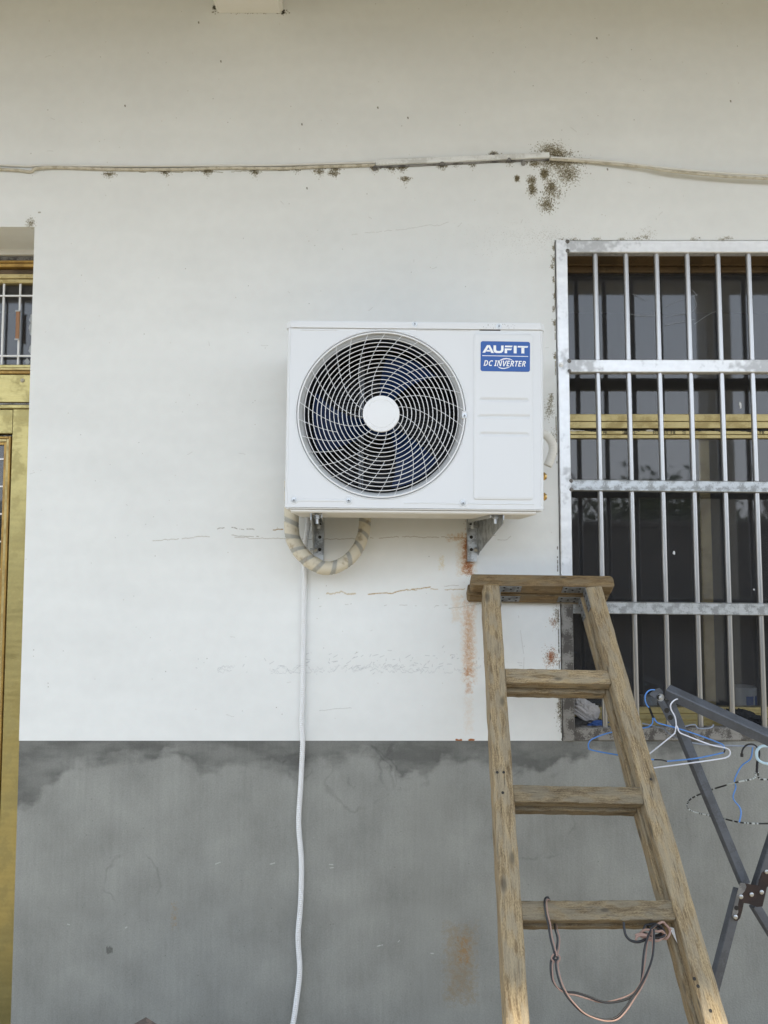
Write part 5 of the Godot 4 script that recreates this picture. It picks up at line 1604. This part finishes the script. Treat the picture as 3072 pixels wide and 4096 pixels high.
# ---------------------------------------------------------------- drying rack and hangers
func make_drying_rack() -> void:
	var rk := thing("drying_rack", "dark grey steel folding drying rack beside the ladder", "drying rack", Vector3(1.0, 0, 0.3))
	var o := rk.position
	var rod := func(called: String, a: Vector3, b: Vector3, w := 0.026, h := 0.026) -> void:
		var mb := MB.new()
		mb.beam(a - o, b - o, Vector3(0.2, 0.1, 1.0), w, h, 0.002)
		obj(called, mb, M.rack, rk)
	rod.call("leg", Vector3(0.9149, 1.2657, 0.285), Vector3(1.1429, 0.6931, 0.285), 0.024, 0.030)
	rod.call("leg", Vector3(1.172, 0.6278, 0.285), Vector3(1.59, GROUND + 0.012, 0.285), 0.024, 0.028)
	rod.call("leg", Vector3(1.1121, 0.6867, 0.315), Vector3(0.886, GROUND + 0.012, 0.315), 0.024, 0.030)
	rod.call("leg", Vector3(1.1837, 0.6788, 0.28), Vector3(1.40, 1.26, 0.28), 0.024, 0.028)
	var a0: Vector3 = Vector3(0.9025, 1.2986, 0.315)
	var a1: Vector3 = Vector3(1.1233, 1.1979, 0.5)
	var arm := MB.new()
	arm.beam(a0 - o, a0 + (a1 - a0) * 2.1 - o, Vector3(0, 1, 0.62), 0.037, 0.034, 0.003)
	obj("arm", arm, M.rack, rk)
	var far := a0 + (a1 - a0) * 2.05
	rod.call("leg", far, Vector3(far.x + 0.15, GROUND + 0.012, far.z))
	# hinge plate at the crossing
	var zz := 0.335
	var poly := PackedVector2Array()
	for q in [Vector2(1.1192, 0.7132), Vector2(1.163, 0.7068), Vector2(1.166, 0.7239), Vector2(1.1765, 0.7464), Vector2(1.2014, 0.7583), Vector2(1.2011, 0.7144), Vector2(1.1885, 0.7013), Vector2(1.1732, 0.6444), Vector2(1.1561, 0.6428), Vector2(1.1308, 0.6523), Vector2(1.1155, 0.6546), Vector2(1.1107, 0.6338), Vector2(1.1026, 0.609), Vector2(1.0938, 0.6007), Vector2(1.0853, 0.6024), Vector2(1.0791, 0.6137), Vector2(1.0805, 0.6291), Vector2(1.0896, 0.6622), Vector2(1.0988, 0.6859)]:
		poly.append(q - Vector2(o.x, o.y))
	var mb := MB.new()
	mb.prism(poly, zz - o.z - 0.002, zz - o.z + 0.001)
	obj("hinge_plate", mb, M.plate_red, rk)
	poly = PackedVector2Array()
	for q in [Vector2(1.1056, 0.7157), Vector2(1.1207, 0.7143), Vector2(1.1243, 0.7045), Vector2(1.1188, 0.6915), Vector2(1.11, 0.682), Vector2(1.101, 0.6678), Vector2(1.0968, 0.6513), Vector2(1.0968, 0.6276), Vector2(1.091, 0.6182), Vector2(1.0821, 0.6064), Vector2(1.0777, 0.6147), Vector2(1.0794, 0.63), Vector2(1.0886, 0.6631), Vector2(1.0968, 0.6915)]:
		poly.append(q - Vector2(o.x, o.y))
	mb = MB.new()
	mb.prism(poly, zz - o.z + 0.0012, zz - o.z + 0.0022)
	obj("bare_metal_patch", mb, M.plate_grey, rk)
	for q in [Vector3(1.1066, 0.6744, 0.3375), Vector3(1.1395, 0.6811, 0.3375), Vector3(1.1709, 0.6882, 0.3375), Vector3(1.0877, 0.6137, 0.3375), Vector3(1.1888, 0.7498, 0.3375)]:
		mb = MB.new()
		mb.lathe(q - o, Vector3.BACK, [Vector2(0.0068, -0.001), Vector2(0.0066, 0.0016), Vector2(0.0042, 0.0034), Vector2(0, 0.0042)], 14)
		obj("rivet", mb, M.zinc, rk)
	mb = MB.new()
	mb.lathe(Vector3(1.0915, 0.6407, 0.3372) - o, Vector3.BACK, [Vector2(0.0072, 0), Vector2(0.007, 0.0008), Vector2(0, 0.0009)], 14)
	obj("hole", mb, M.soot, rk)
	# top joint plate
	poly = PackedVector2Array()
	for q in [Vector2(0.8423, 1.2906), Vector2(0.8589, 1.3043), Vector2(0.8756, 1.3104), Vector2(0.8865, 1.3002), Vector2(0.8866, 1.277), Vector2(0.9117, 1.2293), Vector2(0.9255, 1.1987), Vector2(0.9262, 1.1852), Vector2(0.9125, 1.192), Vector2(0.8958, 1.2123), Vector2(0.8678, 1.2719)]:
		poly.append(q - Vector2(o.x, o.y))
	mb = MB.new()
	mb.prism(poly, 0.316 - o.z, 0.319 - o.z)
	obj("joint_plate", mb, M.rack, rk)
	for q in [Vector3(0.8728, 1.2813, 0.3192), Vector3(0.897, 1.2398, 0.3192), Vector3(0.9082, 1.2177, 0.3192)]:
		mb = MB.new()
		mb.lathe(q - o, Vector3.BACK, [Vector2(0.0085, 0), Vector2(0.008, 0.0008), Vector2(0, 0.0009)], 14)
		obj("hole", mb, M.soot, rk)
	hex_bolt(rk, Vector3(0.8776, 1.2805, 0.322) - o, Vector3.BACK, 0.008, 0.006, 0.002)
	make_hangers()


func wire(called: String, lists: Array, label: String, category: String, r: float, group := "wire clothes hangers") -> Node3D:
	var t := thing(called, label, category, Vector3.ZERO, group)
	for l in lists:
		var mb := MB.new()
		mb.tube(smooth(l[1], 6), l[3] if l.size() > 3 else r, 8)
		obj(l[0], mb, l[2], t)
	return t


func twisted(parent: Node, a: Vector3, b: Vector3, m: Material) -> void:
	for k in 2:
		var pts := []
		for i in 25:
			var t := i / 24.0
			var w := t * 26.0 + PI * k
			pts.append(a.lerp(b, t) + Vector3(cos(w), 0, sin(w)) * 0.0026)
		var mb := MB.new()
		mb.tube(pts, 0.0018, 6)
		obj("twist", mb, m, parent)


func make_hangers() -> void:
	wire("clothes_hanger", [
		["hook", [Vector3(0.9485, 1.2746, 0.345), Vector3(0.9422, 1.2775, 0.348), Vector3(0.9279, 1.2823, 0.35), Vector3(0.91, 1.2783, 0.352), Vector3(0.8977, 1.2648, 0.352), Vector3(0.8991, 1.2493, 0.35), Vector3(0.9103, 1.2288, 0.348), Vector3(0.9144, 1.2118, 0.347), Vector3(0.9154, 1.1965, 0.346)], M.hanger_white],
		["frame", [Vector3(0.9144, 1.1975, 0.346), Vector3(0.9109, 1.178, 0.346), Vector3(0.9032, 1.1684, 0.345), Vector3(0.8391, 1.1133, 0.335), Vector3(0.7885, 1.0687, 0.325), Vector3(0.778, 1.057, 0.325), Vector3(0.7882, 1.0536, 0.325), Vector3(0.8534, 1.0664, 0.335), Vector3(0.9418, 1.0809, 0.345), Vector3(1.0411, 1.0967, 0.352), Vector3(1.0675, 1.1032, 0.354), Vector3(1.0767, 1.1118, 0.355), Vector3(1.0764, 1.1235, 0.355), Vector3(1.0649, 1.1315, 0.354), Vector3(1.0186, 1.141, 0.352), Vector3(0.9429, 1.1691, 0.348), Vector3(0.9248, 1.1783, 0.347), Vector3(0.9197, 1.1915, 0.346), Vector3(0.9165, 1.1982, 0.346)], M.hanger_white]],
		"white wire hanger hooked over the rack's arm", "hanger", 0.0022)
	var b := wire("clothes_hanger", [
		["hook", [Vector3(0.8595, 1.305, 0.322), Vector3(0.8422, 1.3036, 0.324), Vector3(0.8299, 1.2917, 0.324), Vector3(0.8278, 1.2743, 0.322), Vector3(0.8339, 1.2569, 0.32), Vector3(0.8407, 1.2495, 0.32)], M.hanger_blue],
		["frame", [Vector3(0.8521, 1.2174, 0.318), Vector3(0.8521, 1.2019, 0.317), Vector3(0.8443, 1.1915, 0.316), Vector3(0.8265, 1.1838, 0.312), Vector3(0.7294, 1.1663, 0.295), Vector3(0.6725, 1.1468, 0.292), Vector3(0.6562, 1.1331, 0.292), Vector3(0.6546, 1.1177, 0.292), Vector3(0.6666, 1.1088, 0.292), Vector3(0.7489, 1.0946, 0.295), Vector3(0.8578, 1.0826, 0.305)], M.hanger_blue],
		["frame", [Vector3(0.8569, 1.2164, 0.318), Vector3(0.8611, 1.2072, 0.318), Vector3(0.8723, 1.1992, 0.32), Vector3(0.9187, 1.1875, 0.324), Vector3(0.9861, 1.1667, 0.326), Vector3(1.0541, 1.1414, 0.326), Vector3(1.0703, 1.1323, 0.326), Vector3(1.0734, 1.1211, 0.326)], M.hanger_blue],
		["frame", [Vector3(1.0703, 1.11, 0.326), Vector3(0.9849, 1.092, 0.324), Vector3(0.8966, 1.0793, 0.312)], M.hanger_blue],
		["bare_wire", [Vector3(1.0734, 1.1211, 0.326), Vector3(1.0746, 1.1161, 0.326), Vector3(1.0703, 1.11, 0.326)], M.cord_black],
		["bare_wire", [Vector3(0.8578, 1.0826, 0.305), Vector3(0.8806, 1.0829, 0.309), Vector3(0.8966, 1.0793, 0.312)], M.cord_black]],
		"blue coated wire hanger with its end behind the ladder rail", "hanger", 0.0022)
	twisted(b, Vector3(0.841, 1.2501, 0.32), Vector3(0.8541, 1.2164, 0.318), M.cord_black)
	# flaking hanger: white coating in flecks on dark wire
	var s := thing("clothes_hanger", "rusty dark wire hanger with flaking white coating near the wall", "hanger", Vector3.ZERO, "wire clothes hangers")
	var pts := smooth([Vector3(1.1679, 1.0504, 0.33), Vector3(1.1655, 1.0351, 0.33), Vector3(1.1476, 1.0274, 0.33), Vector3(1.1091, 1.0161, 0.32), Vector3(1.0649, 0.9644, 0.23), Vector3(1.0074, 0.9397, 0.23), Vector3(0.9919, 0.9226, 0.23), Vector3(0.9923, 0.9076, 0.23), Vector3(1.0083, 0.8961, 0.23), Vector3(1.0586, 0.8842, 0.23), Vector3(1.0941, 0.8819, 0.25), Vector3(1.1249, 0.8925, 0.32), Vector3(1.2014, 0.8933, 0.33), Vector3(1.3188, 0.9017, 0.33), Vector3(1.3504, 0.915, 0.33), Vector3(1.3394, 0.9321, 0.33), Vector3(1.2255, 1.0198, 0.33), Vector3(1.1809, 1.0293, 0.33), Vector3(1.1749, 1.0504, 0.33)], 16)
	var tints := []
	var nz := noise(91, 0.22, 2)
	for i in pts.size():
		tints.append(Color(0.55, 0.58, 0.56) if nz.get_noise_1d(i * 2.0) + sin(i * 0.06) * 0.25 > 0.05 else Color(0.03, 0.028, 0.026))
	var mb := MB.new()
	mb.tube(pts, 0.0026, 8, tints)
	obj("frame", mb, M.speckled, s)
	mb = MB.new()
	mb.tube(smooth([Vector3(1.1264, 1.0983, 0.33), Vector3(1.1278, 1.1175, 0.33), Vector3(1.1412, 1.1337, 0.33), Vector3(1.1628, 1.1367, 0.33), Vector3(1.178, 1.1233, 0.33), Vector3(1.1814, 1.106, 0.33), Vector3(1.1748, 1.083, 0.33)], 6), 0.0026, 8)
	obj("hook", mb, M.cord_black, s)
	mb = MB.new()
	mb.tube([Vector3(1.1263, 1.1087, 0.33), Vector3(1.1256, 1.0983, 0.33)], 0.0046, 8)
	obj("tip", mb, M.cord_black, s)
	twisted(s, Vector3(1.1741, 1.0849, 0.33), Vector3(1.171, 1.0485, 0.33), M.cord_black)
	wire("clothes_hanger", [["hook", [Vector3(1.1967, 1.1499, 0.4), Vector3(1.1735, 1.1499, 0.4), Vector3(1.151, 1.1469, 0.4), Vector3(1.138, 1.1316, 0.4), Vector3(1.14, 1.1111, 0.4), Vector3(1.1533, 1.0999, 0.4), Vector3(1.1717, 1.0951, 0.4), Vector3(1.1947, 1.0888, 0.4), Vector3(1.213, 1.0702, 0.4)], M.hanger_pale],
		["frame", [Vector3(1.213, 1.0702, 0.4), Vector3(1.2237, 1.0516, 0.4), Vector3(1.3205, 1.0034, 0.4), Vector3(1.3313, 0.9886, 0.4), Vector3(1.3157, 0.9775, 0.4), Vector3(1.2192, 0.9738, 0.4), Vector3(1.1875, 0.9886, 0.4), Vector3(1.188, 1.0034, 0.4), Vector3(1.2085, 1.0479, 0.4), Vector3(1.213, 1.0702, 0.4)], M.hanger_pale]],
		"pale blue thick hanger hook at the right edge of the picture", "hanger", 0.0042)
	wire("blue_cord", [["strand", [Vector3(1.1753, 1.1216, 0.3), Vector3(1.1674, 1.0846, 0.3), Vector3(1.1378, 1.0613, 0.3), Vector3(1.1147, 1.0187, 0.3), Vector3(1.118, 0.9954, 0.3), Vector3(1.1085, 0.9684, 0.3), Vector3(1.1128, 0.953, 0.3), Vector3(1.128, 0.9337, 0.3), Vector3(1.1274, 0.9178, 0.31), Vector3(1.1173, 0.8929, 0.318)], M.hanger_blue]], "thin wavy blue cord dangling down to the flaking hanger", "cord", 0.0022, "")
	wire("clothes_line", [["strand", [Vector3(0.9221, 1.1335, 0.02), Vector3(0.9521, 1.1329, 0.06), Vector3(0.9601, 1.137, 0.12), Vector3(0.9516, 1.1373, 0.2), Vector3(0.9737, 1.1329, 0.27), Vector3(1.0184, 1.125, 0.28), Vector3(1.0872, 1.1234, 0.29), Vector3(1.1694, 1.1231, 0.3), Vector3(1.2193, 1.1222, 0.31), Vector3(1.2626, 1.1213, 0.32)], M.wire_grey]], "thin grey blue wire strung behind the hangers below the sill", "wire", 0.0026, "")
	wire("bent_wire", [["strand", [Vector3(1.0515, 1.1393, 0.02), Vector3(1.0558, 1.1259, 0.02), Vector3(1.0673, 1.1221, 0.02), Vector3(1.1064, 1.1297, 0.02), Vector3(1.1223, 1.116, 0.02), Vector3(1.1603, 1.1175, 0.02), Vector3(1.1722, 1.124, 0.02), Vector3(1.1755, 1.1305, 0.02)], M.wire_grey]], "short bent grey wire lying along the window sill rail", "wire", 0.0024, "")


# ---------------------------------------------------------------- odds and ends
func lump(c: Vector3, r: Vector3, turn: float, amp: float, seed_: int, folds := 0.0) -> MB:
	var mb := MB.new()
	var nz := noise(seed_, 1.3, 4)
	var rows := []; var uvs := []
	for i in 25:
		var p := PI * (i + 0.02) / 24.04
		var row := []; var ur := []
		for k in 36:
			var a := TAU * k / 36
			var q := Vector3(cos(a) * sin(p), sin(a) * sin(p), -cos(p))
			var s := 1.0 + amp * nz.get_noise_3d(q.x * 1.6, q.y * 1.6, q.z * 1.6) + folds * absf(sin(q.x * 3.0 + q.y * 9.0 + nz.get_noise_3d(q.x, q.y, q.z) * 3.0))
			row.append(c + (q * r * s).rotated(Vector3.BACK, turn)); ur.append(Vector2(a, p))
		rows.append(row); uvs.append(ur)
	mb.skin(rows, true, uvs)
	return mb


func make_small_things() -> void:
	# cotton gloves and rags stuffed on the sill behind the grille
	var gl := thing("work_glove", "dirty white cotton glove stuffed behind the grille on the window sill", "glove")
	obj("palm", lump(Vector3(0.7586, 1.1583, -0.075), Vector3(0.036, 0.031, 0.022), -0.45, 0.35, 3, 0.10), M.cloth, gl)
	obj("cuff", lump(Vector3(0.736, 1.1791, -0.085), Vector3(0.036, 0.022, 0.02), -0.5, 0.35, 4, 0.14), M.cloth, gl)
	for k in 3:
		obj("finger", lump(Vector3(0.7341, 1.1518, -0.07) + Vector3(0.004 * k, 0.010 * k - 0.016, 0.004 * k), Vector3(0.045, 0.0085, 0.009), -0.55, 0.25, 6 + k, 0.05), M.cloth, gl)
	tag(obj("rag", lump(Vector3(0.7388, 1.1121, -0.09), Vector3(0.060, 0.020, 0.03), 0.1, 0.6, 12, 0.2), plain(Color(0.07, 0.065, 0.06), 0.95)), "dark crumpled rag under the white glove", "rag")
	tag(obj("plastic_wrapper", lump(Vector3(0.7842, 1.1124, -0.06), Vector3(0.030, 0.011, 0.014), 0.1, 0.7, 13, 0.25), M.blue_plastic), "crumpled blue plastic wrapper on the sill by the glove", "wrapper")
	tag(obj("rag", lump(Vector3(1.3335, 1.1295, -0.08), Vector3(0.060, 0.024, 0.03), -0.2, 0.7, 14, 0.3), M.rag), "black crumpled rag on the sill behind the rack's arm", "rag")
	# things standing inside the window
	var jar := thing("white_jar", "white jar with blue print standing inside the window", "jar", Vector3(1.4051, 1.129, -0.23))
	var mb := MB.new()
	mb.lathe(Vector3.ZERO, Vector3.UP, [Vector2(0, 0), Vector2(0.046, 0), Vector2(0.048, 0.005), Vector2(0.048, 0.090), Vector2(0.044, 0.094), Vector2(0, 0.094)], 32)
	obj("body", mb, M.ceramic, jar)
	mb = MB.new()
	for q in [[-0.35, 0.25], [-0.9, -0.5]]:
		for i in 6:
			var a: float = PI / 2 + lerpf(q[0], q[1], i / 6.0); var b: float = PI / 2 + lerpf(q[0], q[1], (i + 1) / 6.0)
			mb.quad(Vector3(cos(b) * 0.0484, 0.025, sin(b) * 0.0484), Vector3(cos(a) * 0.0484, 0.025, sin(a) * 0.0484), Vector3(cos(a) * 0.0484, 0.062, sin(a) * 0.0484), Vector3(cos(b) * 0.0484, 0.062, sin(b) * 0.0484))
	obj("print", mb, M.blue_plastic, jar)
	tag(bar_box("white_box", Vector3(1.0045, 1.1229, -0.26), Vector3(1.0605, 1.1851, -0.21), M.ceramic, null, 0.003), "pale box standing inside the window by the rack's joint", "box")
	bar_box("inner_sill", Vector3(0.64, 1.05, -0.32), Vector3(2.19, 1.129 - 0.001, -0.205), M.limewash, get_node("house"), 0.003)
	# a block at the foot of the wall, only its corner in view
	var bk := thing("brown_block", "brown weathered block at the wall's foot, only its corner showing at the bottom", "block", Vector3(-0.7291, GROUND, 0.33))
	bk.rotation.y = deg_to_rad(-38)
	mb = MB.new()
	mb.beam(Vector3(0.0, 0.1965, 0.10), Vector3(0.30, 0.1965, 0.10), Vector3.UP, 0.3929, 0.20, 0.004, 8, 0.001, Vector2.ZERO, rng)
	obj("body", mb, M.block, bk)


func make_surroundings() -> void:
	# the yard's far wall: its shaded side is what the lower panes mirror
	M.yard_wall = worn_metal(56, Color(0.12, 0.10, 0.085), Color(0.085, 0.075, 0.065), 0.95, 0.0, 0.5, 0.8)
	var yw := thing("yard_wall", "dark weathered yard wall across the yard behind the photographer", "wall", Vector3(0, GROUND, 6.6))
	var wm := MB.new()
	wm.box(Vector3(-12, 0, 0), Vector3(12, 2.2, 0.24))
	obj("wall_body", wm, M.yard_wall, yw)
	wm = MB.new()
	wm.beam(Vector3(-12.05, 2.245, 0.12), Vector3(12.05, 2.245, 0.12), Vector3.UP, 0.09, 0.36, 0.02)
	obj("coping", wm, M.yard_wall, yw)
	# trees across the yard, mirrored in the window panes and closing the view behind the photographer
	M.bark = plain(Color(0.10, 0.08, 0.06), 0.95)
	M.leaf = plain(Color(0.05, 0.085, 0.03), 0.7)
	M.leaf.backlight_enabled = true
	M.leaf.backlight = Color(0.10, 0.16, 0.05)
	var r := RandomNumberGenerator.new(); r.seed = 21
	var spots := [[-7.5, 9.2, 3.1], [-4.2, 9.6, 2.9], [-0.8, 9.3, 2.8], [2.4, 9.4, 2.9], [4.4, 9.2, 3.4], [7.0, 9.6, 2.9], [10.0, 9.3, 3.2]]
	var names := ["leftmost", "second", "third", "middle", "fifth", "sixth", "rightmost"]
	for k in spots.size():
		var q: Array = spots[k]
		var t := thing("yard_tree", "green leafy tree across the yard behind the photographer, %s of the row" % names[k], "tree", Vector3(q[0], GROUND, q[1]), "trees across the yard")
		var mb := MB.new()
		mb.tube([Vector3(0, 0, 0), Vector3(0.06, 0.8, 0.03), Vector3(0.0, 1.6, 0.0), Vector3(0.1, q[2] * 0.75, 0.1)], [0.16, 0.13, 0.10, 0.03], 10)
		for j in 5:
			var a := TAU * j / 5 + k
			mb.tube([Vector3(0, 1.2 + 0.15 * j, 0), Vector3(cos(a) * 0.7, 2.0 + 0.1 * j, sin(a) * 0.7), Vector3(cos(a) * 1.3, 2.5 + 0.2 * j, sin(a) * 1.3)], [0.06, 0.04, 0.015], 6)
		obj("trunk", mb, M.bark, t)
		mb = MB.new()
		for j in 40:
			var a := r.randf() * TAU; var hh := r.randf_range(0.9, q[2] - 0.4); var rr := r.randf_range(0.2, 1.7) * sqrt(clampf(1.15 - hh / q[2], 0.05, 1.0))
			var cc := Vector3(cos(a) * rr, hh, sin(a) * rr)
			for l in 110:
				var p := cc + Vector3(r.randfn(0, 0.26), r.randfn(0, 0.22), r.randfn(0, 0.26))
				var u := Vector3(r.randfn(), r.randfn() * 0.6, r.randfn()).normalized()
				var v := u.cross(Vector3(r.randfn(), r.randfn(), r.randfn())).normalized()
				mb.quad(p - u * 0.075, p - v * 0.035, p + u * 0.075, p + v * 0.035)
		obj("crown", mb, M.leaf, t)
